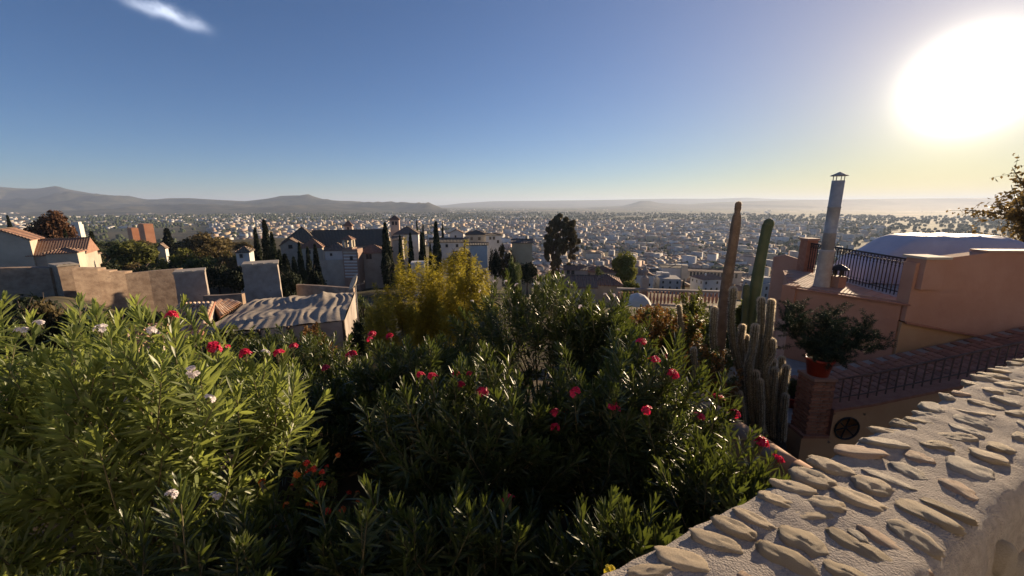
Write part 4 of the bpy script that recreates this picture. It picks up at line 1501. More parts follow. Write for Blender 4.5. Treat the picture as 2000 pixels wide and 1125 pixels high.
FL_RED = [flower_mesh(500 + k, RED, 9) for k in range(4)]
FL_WHITE = [flower_mesh(520 + k, WHITEP, 6) for k in range(3)]
BUSH_SHOOTS = []        # (tip, root) of every shoot, to seat the flowers


def bush(name, label, cx, cy_, top, rx, ry, shoots, n, zg=None, cat='shrub', up=0.8, sc=1.0, lump=0.25, stem_n=14, low=-0.55, group=None, stem_mat=None, shoot_name='leafy_shoot'):
    """a shrub: woody stems from the root and shoots all over an uneven dome"""
    zg = hz(cx, cy_) if zg is None else zg
    root = empty(name, (cx, cy_, zg))
    tag(root, label, cat, group)
    H = top - zg
    q = random.Random(int(abs(cx * 1000 + cy_ * 77)))
    cz = zg + H * 0.52
    hv = H * 0.48
    inv = Vector((cx, cy_, zg))
    st = MB()
    for i in range(n):
        while True:
            d = Vector((q.gauss(0, 1), q.gauss(0, 1), q.gauss(0.25, 1))).normalized()
            if d.z > low:
                break
        k = 1 + lump * (noise.noise(Vector((d.x * 1.8 + cx, d.y * 1.8 + cy_, d.z * 1.8))) - 0.25) * 1.5
        inner = q.random() < 0.22
        k *= q.uniform(0.62, 0.85) if inner else q.uniform(0.88, 1.04)
        tip = Vector((cx + d.x * rx * k, cy_ + d.y * ry * k, cz + d.z * hv * k))
        ax = (Vector((d.x / rx, d.y / ry, d.z / hv)).normalized() * 0.6 + Vector((0, 0, up)) + Vector((q.gauss(0, .22), q.gauss(0, .22), q.gauss(0, .12)))).normalized()
        me = q.choice(shoots)
        s = sc * q.uniform(0.82, 1.18)
        base = tip - ax * 0.55 * s
        rq = Vector((0, 0, 1)).rotation_difference(ax) @ Quaternion((0, 0, 1), q.uniform(0, 6.28))
        place(me, shoot_name, base - inv, rq, s, root)
        BUSH_SHOOTS.append((base + ax * 0.56 * s, root, rq))
        if i % max(1, n // stem_n) == 0:
            m1 = Vector((cx + (base.x - cx) * 0.35, cy_ + (base.y - cy_) * 0.35, zg + (base.z - zg) * 0.45))
            st.tube([Vector((cx + q.gauss(0, .06), cy_ + q.gauss(0, .06), zg - 0.1)) - inv, m1 - inv, base - inv, base + ax * 0.3 * s - inv], [0.02, 0.015, 0.009, 0.005], 6)
    st.build('stems', stem_mat or OL_STEM, root, True)
    return root


OLG = 'oleander bushes of the terraced garden'
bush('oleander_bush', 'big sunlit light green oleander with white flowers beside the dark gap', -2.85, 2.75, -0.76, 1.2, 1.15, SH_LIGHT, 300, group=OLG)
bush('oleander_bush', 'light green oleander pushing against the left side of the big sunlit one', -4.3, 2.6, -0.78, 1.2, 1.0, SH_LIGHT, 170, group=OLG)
bush('oleander_bush', 'shaded oleander low in front of the big sunlit one', -1.75, 1.8, -1.55, 0.85, 0.62, SH_DARK, 170, group=OLG)  # dark leaf set puts the shade of this corner into the leaf colour
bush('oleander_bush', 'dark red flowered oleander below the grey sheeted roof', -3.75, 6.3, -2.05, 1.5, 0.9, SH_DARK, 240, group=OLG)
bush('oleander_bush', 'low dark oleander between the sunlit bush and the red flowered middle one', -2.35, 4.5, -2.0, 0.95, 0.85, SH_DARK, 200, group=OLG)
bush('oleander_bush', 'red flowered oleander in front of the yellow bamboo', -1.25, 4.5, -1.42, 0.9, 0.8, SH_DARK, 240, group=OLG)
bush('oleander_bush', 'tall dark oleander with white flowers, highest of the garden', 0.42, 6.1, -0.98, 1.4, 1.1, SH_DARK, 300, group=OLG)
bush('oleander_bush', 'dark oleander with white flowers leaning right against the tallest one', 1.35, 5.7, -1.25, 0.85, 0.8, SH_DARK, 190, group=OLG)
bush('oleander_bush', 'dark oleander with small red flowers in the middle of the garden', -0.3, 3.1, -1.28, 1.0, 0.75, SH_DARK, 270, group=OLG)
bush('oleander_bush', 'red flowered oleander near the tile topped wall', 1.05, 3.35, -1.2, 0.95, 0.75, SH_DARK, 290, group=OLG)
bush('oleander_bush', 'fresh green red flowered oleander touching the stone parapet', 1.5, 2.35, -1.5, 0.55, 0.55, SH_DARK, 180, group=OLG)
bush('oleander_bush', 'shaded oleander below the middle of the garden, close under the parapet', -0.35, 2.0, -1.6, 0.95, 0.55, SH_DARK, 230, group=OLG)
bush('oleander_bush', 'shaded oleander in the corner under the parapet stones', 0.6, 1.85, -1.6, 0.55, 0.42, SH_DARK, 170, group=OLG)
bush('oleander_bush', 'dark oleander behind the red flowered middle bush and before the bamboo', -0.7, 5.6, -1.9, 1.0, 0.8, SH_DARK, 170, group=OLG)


def flower_at(px_, py_, meshes, reach=55, scale=1.0):
    best = None
    for tip, root, rq in BUSH_SHOOTS:
        if 'oleander' not in root.name:
            continue
        q = pix(tip)
        d = math.hypot(q[0] - px_, q[1] - py_)
        if d < reach:
            sc_ = tip.length + d / 22.0
            if best is None or sc_ < best[0]:
                best = (sc_, tip, root, rq)
    if best is None:
        return
    _, tip, root, rq = best
    place(rng.choice(meshes), 'flower_cluster', tip - root.location + Vector((0, -0.05, 0.035)), rq, scale * rng.uniform(0.85, 1.15), root)


for p in [(435, 650), (462, 648), (448, 662), (470, 668), (405, 672), (345, 628), (572, 676), (588, 680), (560, 684), (640, 676), (690, 680), (722, 634), (735, 640), (760, 640), (782, 636), (776, 648),
          (800, 724), (852, 738), (893, 726), (905, 764), (905, 755), (938, 770), (948, 774), (1082, 828), (1104, 814), (1092, 818), (1125, 785), (1178, 815), (1242, 677), (1300, 700), (1256, 716),
          (1296, 738), (1362, 806), (1412, 788), (1424, 814), (1492, 870), (1486, 860), (1498, 878), (1528, 886), (1260, 826), (990, 966), (640, 690), (668, 688), (752, 652), (1310, 742)]:
    flower_at(p[0], p[1], FL_RED)
for p in [(440, 655), (470, 662), (580, 678), (735, 640), (775, 642), (650, 684), (905, 745), (760, 660), (690, 690)]:
    for k in range(3):
        flower_at(p[0] + rng.gauss(0, 16), p[1] + rng.gauss(0, 10), FL_RED, 40, 0.7)
for p in [(290, 660), (315, 622), (225, 655), (378, 718), (385, 745), (425, 705), (412, 760), (40, 670), (98, 640), (350, 978), (415, 935), (352, 955), (945, 560), (962, 553), (990, 562), (1005, 556), (1065, 520),
          (1072, 535), (1180, 565), (1192, 572), (930, 585), (1100, 548), (1130, 590), (660, 655), (505, 645), (530, 640)]:
    flower_at(p[0], p[1], FL_WHITE, 60, 0.7)

# broad-leaved filler shrubs, bamboo, lantana
SHRUB_GREEN = M('shrub_green', (0.055, 0.075, 0.02), (0.11, 0.12, 0.03), rough=0.5, scale=3, rand=0.3, trans=0.35, tcol=(0.2, 0.22, 0.03))
SHRUB_BROWN = M('shrub_brown', (0.21, 0.10, 0.028), (0.28, 0.17, 0.05), rough=0.6, scale=3, rand=0.3, trans=0.35, c3=(0.10, 0.11, 0.03))
BAMBOO = M('bamboo_leaf', (0.21, 0.19, 0.025), (0.30, 0.255, 0.04), rough=0.5, scale=3, rand=0.22, trans=0.5, tcol=(0.48, 0.40, 0.04))


def twig_mesh(seed, mat, H, n, L, W, spread=1.0, droop=0.3, name='leafy_twig'):
    q = random.Random(seed)
    Vs, Fs, mi = [], [], []
    off = 0
    for i in range(n):
        t = (i + 0.5) / n
        V, F = leaf_np(L * q.uniform(0.6, 1.2), W * q.uniform(0.7, 1.2), q.uniform(0, droop), q.uniform(0, 0.2))
        V = V @ rot_np(q.uniform(0, 6.28), q.uniform(-0.3, 1.1) * spread, q.gauss(0, 0.7)).T
        side = q.uniform(0, 0.16 * H * (1.1 - t))
        th = q.uniform(0, 6.28)
        V = V + np.array([side * math.cos(th), side * math.sin(th), H * (0.15 + 0.85 * t)])
        Vs.append(V); Fs.append(F + off); mi += [0] * len(F)
        off += len(V)
    nn = 4
    for k in range(3):
        for j in range(nn):
            th = 2 * math.pi * j / nn
            r = 0.006 * (1 - 0.35 * k)
            Vs.append(np.array([[r * math.cos(th), r * math.sin(th), H * k / 2]]))
    F = [(off + k * nn + j, off + k * nn + (j + 1) % nn, off + (k + 1) * nn + (j + 1) % nn, off + (k + 1) * nn + j) for k in range(2) for j in range(nn)]
    Fs.append(np.array(F)); mi += [1] * len(F)
    return np_mesh(name, np.vstack(Vs), np.vstack(Fs), [mat, OL_STEM], mi)


TW_BROWN = [twig_mesh(600 + k, SHRUB_BROWN if k % 3 else SHRUB_GREEN, 0.45, 42, 0.07, 0.035) for k in range(6)]
TW_GREEN = [twig_mesh(620 + k, SHRUB_GREEN, 0.45, 44, 0.075, 0.035) for k in range(4)]
TW_BAMB = [twig_mesh(640 + k, BAMBOO, 0.8, 120, 0.13, 0.021, 1.0, 0.6) for k in range(5)]
TW_LANT = [twig_mesh(660 + k, SHRUB_GREEN, 0.3, 34, 0.05, 0.03) for k in range(3)]
bush('leafy_shrub', 'rusty brown leaved shrub between tall oleander and cacti', 2.45, 6.9, -1.62, 0.85, 0.7, TW_BROWN, 240, up=0.6, sc=0.9, shoot_name='leafy_twig')
bush('leafy_shrub', 'brown and green shrub at the foot of the cacti', 3.0, 5.8, -2.05, 0.55, 0.6, TW_BROWN, 170, up=0.5, sc=0.8, zg=-3.5, shoot_name='leafy_twig')
bush('leafy_shrub', 'brown leaved shrub below the balustrade', 2.9, 8.2, -2.0, 0.9, 0.7, TW_BROWN, 150, up=0.6, sc=1.0, shoot_name='leafy_twig')
bush('leafy_shrub', 'reddish shrub just left of the woolly cacti', 3.15, 6.9, -1.72, 0.55, 0.5, TW_BROWN, 150, up=0.6, sc=0.9, zg=-3.9, shoot_name='leafy_twig')
bush('leafy_shrub', 'green shrub standing up in front of the balustrade', 3.95, 8.6, -1.65, 0.55, 0.5, TW_GREEN, 120, up=0.9, sc=1.0, zg=-4.6, shoot_name='leafy_twig')
bush('leafy_shrub', 'dark green plant between cacti and house corner', 5.6, 9.3, -1.95, 0.65, 0.5, TW_GREEN, 130, up=0.7, sc=1.0, zg=-4.6, shoot_name='leafy_twig')
bush('leafy_shrub', 'green shrub peeping over the balustrade behind the brown cactus', 4.75, 9.9, -2.0, 0.5, 0.5, TW_GREEN, 90, up=0.9, sc=1.0, zg=-4.8, shoot_name='leafy_twig')
bush('bamboo_clump', 'yellow green bamboo clump, the left and wider one', -2.75, 10.4, -1.6, 1.35, 1.0, TW_BAMB, 240, cat='bamboo', up=1.1, sc=0.95, low=-0.7, lump=0.5, shoot_name='leafy_cane')
bush('bamboo_clump', 'yellow green bamboo clump touching the tallest oleander', -1.2, 10.2, -1.4, 0.95, 0.9, TW_BAMB, 190, cat='bamboo', up=1.1, sc=0.95, low=-0.7, lump=0.5, shoot_name='leafy_cane')
bush('bamboo_clump', 'low bamboo clump filling in behind the other two', -2.0, 11.6, -1.9, 1.4, 0.8, TW_BAMB, 110, cat='bamboo', up=1.0, sc=1.0, shoot_name='leafy_cane')
for (a, b, c, d, e, lb) in [(-9.2, 13.5, -4.1, 1.5, 1.0, 'bright scrubby bush under the old wall'), (-14.5, 17, -4.4, 2.4, 1.4, 'dark scrubby bush left under the buttress tower'),
                            (-11.6, 15.5, -4.5, 1.6, 1.2, 'olive scrubby bush between two others under the old wall'), (-7.6, 14.5, -4.3, 1.0, 0.8, 'brown scrubby bush beside the barrel tiled roof')]:
    bush('scrub_bush', lb, a, b, c, d, e, TW_GREEN if 'brown' not in lb else TW_BROWN, 190, up=0.5, sc=1.7, shoot_name='leafy_twig')
lt = bush('lantana_bush', 'small lantana with orange red flower heads in the dark gap', -1.5, 2.55, -1.6, 0.42, 0.35, TW_LANT, 90, up=0.5, sc=1.0, zg=-2.9, shoot_name='leafy_twig')
FL_LANT = [flower_mesh(540, ORANGE, 8, 0.02, 0.011), flower_mesh(541, M('lantana_red', (0.6, 0.03, 0.02), (0.62, 0.08, 0.02), rough=0.5, trans=0.3), 8, 0.02, 0.011)]
tips = [t for t in BUSH_SHOOTS if t[1] is lt]
for t, r_, q_ in rng.sample(tips, 45):
    place(rng.choice(FL_LANT), 'flower_head', t - r_.location - Vector((0, 0, 0.12)), q_, rng.uniform(0.8, 1.3), r_)
yf = empty('yellow_flower', (0.235, 0.80, -1.79))
tag(yf, 'small yellow flower poking up at the outer edge of the parapet', 'flower')
MB().tube([(0, 0, 0), (0.004, 0.004, 0.5), (0, 0, 0.93)], [0.003, 0.002, 0.0015], 5).build('stem', OL_STEM, yf)
place(flower_mesh(560, YELLOWP, 4, 0.008, 0.013), 'petals', (0, 0, 0.925), None, 0.75, yf)

# ================================================================ CACTI
CAC_GREEN = M('cactus_green', (0.06, 0.085, 0.04), (0.10, 0.12, 0.06), rough=0.7, scale=5)
CAC_OLD = M('cactus_corky', (0.15, 0.10, 0.065), (0.24, 0.165, 0.11), rough=0.9, scale=9, bump=0.6, bscale=30, c3=(0.07, 0.06, 0.035))
CAC_GREY = M('cactus_woolly', (0.12, 0.105, 0.065), (0.18, 0.155, 0.10), rough=0.9, scale=8)
SPINE = M('cactus_spines', (0.78, 0.68, 0.52), (0.86, 0.78, 0.64), rough=0.5, scale=20, trans=0.75)


def smooth_path(pts, k=5):
    out = []
    P = [Vector(p) for p in pts]
    P = [P[0] * 2 - P[1]] + P + [P[-1] * 2 - P[-2]]
    for i in range(1, len(P) - 2):
        for j in range(k):
            t = j / k
            a, b, c, d = P[i - 1], P[i], P[i + 1], P[i + 2]
            out.append(0.5 * ((2 * b) + (c - a) * t + (2 * a - 5 * b + 4 * c - d) * t * t + (3 * b - a - 3 * c + d) * t ** 3))
    out.append(P[-2])
    return out


def cactus_stem(root, pts, rad, mat, ribs, seed, spines=0, slen=0.02, neck=None, lean=0.0):
    """one ribbed column: path, rounded tip, rows of spines along the ribs"""
    q = random.Random(seed)
    P = smooth_path(pts)
    n = len(P)
    rr = []
    for i in range(n):
        t = i / (n - 1)
        r = rad * (0.86 + 0.14 * math.sin(math.pi * min(t * 1.4, 1.0))) * (1 + 0.05 * noise.noise(Vector((seed, t * 9, 0))))
        if neck:
            for (tn, wn_, f) in neck:
                r *= 1 - f * math.exp(-((t - tn) / wn_) ** 2)
        rr.append(r)
    tip = (P[-1] - P[-2]).normalized()
    last, rl = P[-1], rr[-1]
    for a in (0.45, 0.75, 0.93, 1.0):
        P.append(last + tip * rl * 1.1 * a)
        rr.append(rl * math.sqrt(max(0.0, 1 - a * a)) + 0.002)
    b = MB()
    o = root.location
    b.tube([p - o for p in P], rr, ribs * 2, ribs=1, depth=0.26)
    so = b.build('stem', mat, root, True)
    if spines:
        V, F = [], []
        for k in range(spines):
            i = q.randrange(0, len(P) - 1) if q.random() < 0.8 else q.randrange(len(P) - 7, len(P) - 1)
            f = q.random()
            c = P[i].lerp(P[i + 1], f)
            r = rr[i] * (1 - f) + rr[i + 1] * f
            t = (P[i + 1] - P[i]).normalized()
            a = t.cross(Vector((0.13, 0.31, 0.94))).normalized()
            th = 2 * math.pi * q.randrange(ribs) / ribs + q.gauss(0, 0.07)
            d = (a * math.cos(th) + t.cross(a) * math.sin(th))
            dd = (d + t * q.uniform(-0.6, 0.9) + Vector((q.gauss(0, .3), q.gauss(0, .3), q.gauss(0, .3)))).normalized()
            s = dd.cross(Vector((q.gauss(0, 1), q.gauss(0, 1), q.gauss(0, 1)))).normalized() * 0.0014
            p0 = c + d * r * 0.93 - o
            L = slen * q.uniform(0.5, 1.4)
            m = len(V)
            V += [p0 - s, p0 + s, p0 + dd * L + s * 0.2, p0 + dd * L - s * 0.2]
            F.append((m, m + 1, m + 2, m + 3))
        me = np_mesh('spines', np.array([tuple(v) for v in V]), np.array(F), SPINE)
        so_ = place(me, 'spines', parent=so)
        so_['kind'] = 'stuff'
    return so


def col_px(pts, Y, rad_px):
    return [at(p[0], p[1], Y + (p[2] if len(p) > 2 else 0)) for p in pts], rad_px / FPX * Y


bx = at(1412, 700, 6.9)
c1_ = empty('column_cactus', (bx.x, bx.y, hz(bx.x, bx.y)))
tag(c1_, 'tallest column cactus, brown and corky with a pinched top', 'cactus')
pts, rd = col_px([(1402, 830), (1404, 720), (1409, 640), (1418, 560), (1428, 500), (1437, 440), (1442, 400)], 6.9, 10.5)
cactus_stem(c1_, pts, rd, CAC_OLD, 7, 1, 500, 0.018, neck=[(0.925, 0.012, 0.38), (1.0, 0.11, 0.35)])
bx = at(1465, 700, 7.3)
c2_ = empty('column_cactus', (bx.x, bx.y, hz(bx.x, bx.y)))
tag(c2_, 'smooth green column cactus with a short side column', 'cactus')
pts, rd = col_px([(1447, 830), (1455, 720), (1463, 640), (1473, 580), (1485, 510), (1497, 450), (1501, 438)], 7.3, 11.5)
cactus_stem(c2_, pts, rd, CAC_GREEN, 8, 2, 250, 0.012)
pts, rd = col_px([(1450, 830), (1450, 700), (1455, 620), (1458, 562)], 7.25, 7.5)
cactus_stem(c2_, pts, rd, CAC_GREEN, 7, 3, 150, 0.012)
bx = at(1480, 850, 6.2)
c3_ = empty('woolly_cactus', (bx.x, bx.y, hz(bx.x, bx.y)))
tag(c3_, 'clump of woolly column cacti with glowing spines', 'cactus')
WOOL = [([(1432, 850), (1424, 790), (1402, 720), (1393, 660), (1395, 606)], 6.3, 9), ([(1470, 850), (1458, 760), (1438, 700), (1428, 630), (1432, 568)], 6.5, 9),
        ([(1478, 850), (1480, 760), (1482, 690), (1486, 640), (1487, 588)], 6.35, 9.5), ([(1490, 850), (1492, 770), (1494, 700), (1502, 640), (1506, 592)], 6.2, 9.5),
        ([(1474, 850), (1466, 790), (1462, 720), (1470, 680), (1475, 640)], 6.05, 9.5), ([(1492, 850), (1478, 790), (1476, 730)], 6.0, 9), ([(1500, 850), (1500, 780), (1494, 722), (1508, 692), (1508, 668)], 6.15, 8.5),
        ([(1505, 850), (1506, 780), (1510, 706)], 6.3, 7.5), ([(1515, 850), (1520, 780), (1527, 702)], 6.35, 7.5), ([(1508, 855), (1508, 800), (1514, 724)], 6.1, 8), ([(1518, 855), (1526, 790), (1535, 720)], 6.12, 9),
        ([(1512, 855), (1516, 800), (1522, 730)], 6.25, 8), ([(1460, 850), (1455, 790), (1447, 680), (1450, 640)], 6.6, 8), ([(1455, 850), (1440, 800), (1432, 740)], 6.2, 8), ([(1470, 850), (1466, 760), (1457, 660)], 6.7, 8),
        ([(1485, 850), (1486, 790), (1484, 746)], 5.95, 8), ([(1452, 860), (1450, 810), (1444, 770)], 6.0, 8), ([(1528, 860), (1530, 820), (1534, 775)], 6.0, 8)]
for i, (pp, Y, w) in enumerate(WOOL):
    pts, rd = col_px(pp, Y, w)
    cactus_stem(c3_, pts, rd * 0.84, CAC_GREY, 9, 10 + i, 6000, 0.024)
for i, (pp, Y, w, lb) in enumerate([([(1330, 660), (1329, 625), (1326, 600)], 6.6, 5.5, 'small woolly cactus rising from the brown shrub'),
                                    ([(1356, 740), (1357, 710), (1355, 684)], 5.6, 6.5, 'pinkish small cactus low beside the cactus clump')]):
    pts, rd = col_px(pp, Y, w)
    g = hz(pts[0].x, pts[0].y)
    r_ = empty('small_cactus', (pts[0].x, pts[0].y, g))
    tag(r_, lb, 'cactus')
    cactus_stem(r_, [Vector((pts[0].x, pts[0].y, g))] + pts, rd, CAC_GREY, 9, 40 + i, 1200, 0.02)
# ================================================================ HOUSE, TERRACE AND ALLEY ON THE RIGHT
PINK = M('house_render_pink', (0.42, 0.215, 0.14), (0.48, 0.265, 0.18), rough=0.92, scale=1.1, bump=0.35, bscale=18, c3=(0.34, 0.175, 0.12), bdist=0.01)
OCHRE = M('house_render_ochre', (0.44, 0.265, 0.14), (0.50, 0.32, 0.18), rough=0.92, scale=1.4, bump=0.35, bscale=16, c3=(0.33, 0.20, 0.115), bdist=0.01)
TERRA_FLOOR = M('terracotta_floor', (0.33, 0.185, 0.13), (0.40, 0.24, 0.175), rough=0.75, scale=5, rand=0.1)
BRICK = M('brick', (0.27, 0.12, 0.075), (0.35, 0.17, 0.11), rough=0.9, scale=9, rand=0.22)
BRICK_MORTAR = M('brick_mortar', (0.28, 0.24, 0.20), (0.35, 0.30, 0.26), rough=0.95, scale=20)
IRON = M('wrought_iron', (0.018, 0.018, 0.02), (0.035, 0.032, 0.03), rough=0.55, scale=12, metal=0.3)
RUSTY_RAIL = M('rail_brown', (0.10, 0.06, 0.045), (0.16, 0.10, 0.08), rough=0.6, scale=12, metal=0.2)
GALV = M('galvanised_steel', (0.27, 0.28, 0.29), (0.36, 0.37, 0.38), rough=0.6, scale=5, metal=0.25)
CONC = M('flue_concrete', (0.33, 0.30, 0.27), (0.42, 0.39, 0.35), rough=0.9, scale=6, bump=0.3)
STONE_PAVE = M('patio_slab', (0.27, 0.25, 0.23), (0.35, 0.33, 0.31), rough=0.8, scale=3)
POT_RED = M('plastic_pot_red', (0.42, 0.055, 0.03), (0.48, 0.075, 0.04), rough=0.5, scale=4)
SOIL = M('soil', (0.03, 0.022, 0.016), (0.05, 0.038, 0.028), rough=1.0, scale=20)
TARP = M('car_cover_cloth', (0.36, 0.38, 0.46), (0.42, 0.44, 0.52), rough=0.55, scale=2, bump=0.35, bscale=6, bdist=0.03)
TILE_CLAY = M('clay_tile', (0.36, 0.20, 0.12), (0.46, 0.29, 0.19), rough=0.85, scale=10, rand=0.25, c3=(0.26, 0.16, 0.11))

# planting bed of the cacti, alley floor
o = MB().prism([(2.95, 5.45), (4.2, 5.35), (4.75, 6.3), (4.6, 8.6), (3.0, 8.6)], -5.2, -3.92).build('planting_bed', SOIL)
tag(o, kind='structure')
o = MB().prism([(3.2, 2.6), (9, 2.6), (9, 6.2), (4.9, 6.5), (4.75, 7.6), (4.62, 7.6), (4.78, 6.25), (4.25, 5.3), (3.2, 5.3)], -5.2, -4.52).build('alley', M('alley_gravel', (0.12, 0.11, 0.10), (0.20, 0.185, 0.165), rough=0.95, scale=25, bump=1.0, bscale=60))
tag(o, kind='structure')

# garden wall with half-round ridge tiles
gw = empty('tiled_garden_wall', (2.8, 4.4, -3.0))
tag(gw, 'low garden wall capped with a curving row of half round clay tiles', 'wall')
gp = smooth_path([(2.45, 6.2, 0), (2.62, 5.3, 0), (2.74, 4.5, 0), (2.92, 3.75, 0), (3.15, 3.1, 0), (3.35, 2.5, 0)], 6)
b = MB()
for a, c in zip(gp[:-1], gp[1:]):
    d = (c - a).normalized()
    nn = Vector((d.y, -d.x, 0)) * 0.10
    b.prism([((a - nn).x - 2.8, (a - nn).y - 4.4), ((c - nn).x - 2.8, (c - nn).y - 4.4), ((c + nn).x - 2.8, (c + nn).y - 4.4), ((a + nn).x - 2.8, (a + nn).y - 4.4)][::-1], -2.2, 0.31)
b.build('wall_body', OCHRE, gw)


def barrel_tile(r0, r1, L, n=9, th=0.014, name='tile', mat=None, arc=math.pi):
    """a half-round clay tile, wider at one end, lying along +Y"""
    V, F = [], []
    for (rr, y) in ((r0, -L / 2), (r1, L / 2)):
        for ro in (rr, rr - th):
            for j in range(n):
                t = (math.pi - arc) / 2 + arc * j / (n - 1)
                V.append((ro * math.cos(t), y, ro * math.sin(t)))
    o_in0, o_out1, o_in1 = n, 2 * n, 3 * n
    for j in range(n - 1):
        F += [(j, o_out1 + j, o_out1 + j + 1, j + 1), (o_in0 + j, o_in0 + j + 1, o_in1 + j + 1, o_in1 + j), (j, j + 1, o_in0 + j + 1, o_in0 + j), (o_out1 + j, o_in1 + j, o_in1 + j + 1, o_out1 + j + 1)]
    return np_mesh(name, np.array(V), np.array(F), mat or TILE_CLAY, smooth=True)


RIDGE_TILE = barrel_tile(0.115, 0.10, 0.42)
acc = 0
for a, c in zip(gp[:-1], gp[1:]):
    acc += (c - a).length
L = 0
i = 0
tot = acc
s = 0.2
while s < tot - 0.1:
    q = s
    for a, c in zip(gp[:-1], gp[1:]):
        l_ = (c - a).length
        if q <= l_:
            p, d = a + (c - a) * (q / l_), (c - a).normalized()
            break
        q -= l_
    place(RIDGE_TILE, 'tile', (p.x - 2.8, p.y - 4.4, 0.30 + rng.uniform(-0.004, 0.01)), (R(2), 0, math.atan2(d.y, d.x) - math.pi / 2 + rng.gauss(0, 0.02)), 1.0, gw)
    s += 0.37

# ---- the house: two wings and the terrace
TZ = -2.05
E1, E2, E3, E4, E5, E6 = (7.11, 9.88), (8.31, 8.27), (8.60, 8.50), (9.22, 12.3), (8.7, 12.6), (7.95, 11.2)
hs = empty('terrace_house', (8.2, 10.0, -4.6))
tag(hs, 'pink rendered house with a roof terrace above the alley', 'house')
ho = Vector((8.2, 10.0, -4.6))


def loc(p, z=0.0):
    return (p[0] - ho.x, p[1] - ho.y)


MB().prism([loc(E1), loc(E2), loc(E3), loc(E4), loc(E5), loc(E6)], -0.6, TZ - 0.05 + 4.6).build('wall', PINK, hs)
b = MB()
ov = [(7.02, 9.86), (8.33, 8.10), (8.60, 8.46), (9.22, 12.35), (8.7, 12.7), (7.86, 11.3)]
b.prism([loc(p) for p in ov], TZ - 0.05 + 4.6 + 0.004, TZ + 4.6 - 0.015)
b.build('terrace_slab', BRICK, hs)
# terracotta floor tiles laid on the slab, row by row
tm = MB().box((0, 0, 0), (0.192, 0.192, 0.016)).mesh('floor_tile', TERRA_FLOOR)


def inside(p, poly):
    c = False
    for i in range(len(poly)):
        a, b_ = poly[i], poly[i - 1]
        if (a[1] > p[1]) != (b_[1] > p[1]) and p[0] < (b_[0] - a[0]) * (p[1] - a[1]) / (b_[1] - a[1]) + a[0]:
            c = not c
    return c


da = math.atan2(E2[1] - E1[1], E2[0] - E1[0])
for i in range(-12, 26):
    for j in range(-12, 26):
        x = E1[0] + i * 0.2 * math.cos(da) - j * 0.2 * math.sin(da)
        y = E1[1] + i * 0.2 * math.sin(da) + j * 0.2 * math.cos(da)
        if all(inside((x + dx, y + dy), ov) for dx in (-0.1, 0.1) for dy in (-0.1, 0.1)):
            place(tm, 'floor_tile', (x - ho.x, y - ho.y, TZ + 4.6 - 0.005), (0, 0, da), 1.0, hs)
# rear parapet on the left end of the terrace with a sagging top
b = MB()
pr = [at(1513, 502, 14.5), at(1535, 498, 14.0), at(1560, 506, 13.3), at(1576, 506, 12.6)]
for a, c in zip(pr[:-1], pr[1:]):
    b.prism([(a.x - ho.x, a.y - ho.y), (c.x - ho.x, c.y - ho.y), (c.x - ho.x + 0.1, c.y - ho.y + 0.22), (a.x - ho.x + 0.1, a.y - ho.y + 0.22)], -0.6, [a.z + 4.6, c.z + 4.6, c.z + 4.6, a.z + 4.6])
b.build('parapet_wall', PINK, hs)
pc = at(1575, 530, 12.35)
MB().box((pc.x - ho.x, 12.42 - ho.y, (-2.2 + -1.1) / 2 + 4.6), (0.32, 0.32, 1.1)).build('brick_pier', BRICK, hs)
MB().box((pc.x - ho.x, 12.42 - ho.y, -1.07 + 4.6), (0.38, 0.38, 0.06)).build('pier_cap', TERRA_FLOOR, hs)
# corner return with a lamp, left front corner
MB().box((E1[0] - ho.x + 0.02, E1[1] - ho.y + 0.12, TZ + 4.6 - 0.42), (0.30, 0.30, 0.9), da).build('corner_pier', PINK, hs)
wl_ = MB().box((E1[0] - ho.x - 0.10, E1[1] - ho.y - 0.12, TZ + 4.6 - 0.62), (0.16, 0.14, 0.22), da)
wl_.box((E1[0] - ho.x - 0.06, E1[1] - ho.y - 0.07, TZ + 4.6 - 0.50), (0.2, 0.18, 0.04), da)
wl_.build('wall_lantern', IRON, hs)

# right wing: big blind pink wall with its coping, sloping band and lower ochre face
rw = empty('blind_wall', (9.8, 8.2, -4.6))
tag(rw, 'big blind pink wall with stepped top beside the terrace', 'wall')
ro_ = Vector((9.8, 8.2, -4.6))
top = [(8.34, -1.20), (8.75, -1.12), (9.66, -1.0), (9.72, -0.985), (12.5, -1.0), (16.0, -1.05)]
b = MB()
for (xa, za), (xb, zb_) in zip(top[:-1], top[1:]):
    lo = lambda x: -2.44 - 0.185 * (x - 8.3)
    b.prism([(xa - ro_.x, -0.03), (xb - ro_.x, -0.03), (xb - ro_.x, 0.24), (xa - ro_.x, 0.24)], [lo(xa) + 4.6, lo(xb) + 4.6, lo(xb) + 4.6, lo(xa) + 4.6], [za + 4.6, zb_ + 4.6, zb_ + 4.6, za + 4.6])
b.build('upper_face', PINK, rw)
b = MB()
b.prism([(8.34 - ro_.x, 0.02), (16 - ro_.x, 0.02), (16 - ro_.x, 0.22), (8.34 - ro_.x, 0.22)], -0.6, [2.12, 2.12 - 1.42, 2.12 - 1.42, 2.12])
b.build('lower_face', OCHRE, rw)
b = MB()
xa, xb = 8.36, 16.0
b.prism([(xa - ro_.x, -0.07), (xb - ro_.x, -0.07), (xb - ro_.x, -0.032), (xa - ro_.x, -0.032)], [lo(xa) + 4.56, lo(xb) + 4.56, lo(xb) + 4.56, lo(xa) + 4.56], [lo(xa) + 4.61, lo(xb) + 4.61, lo(xb) + 4.61, lo(xa) + 4.61])
b.build('sloping_band', BRICK, rw)
b = MB()
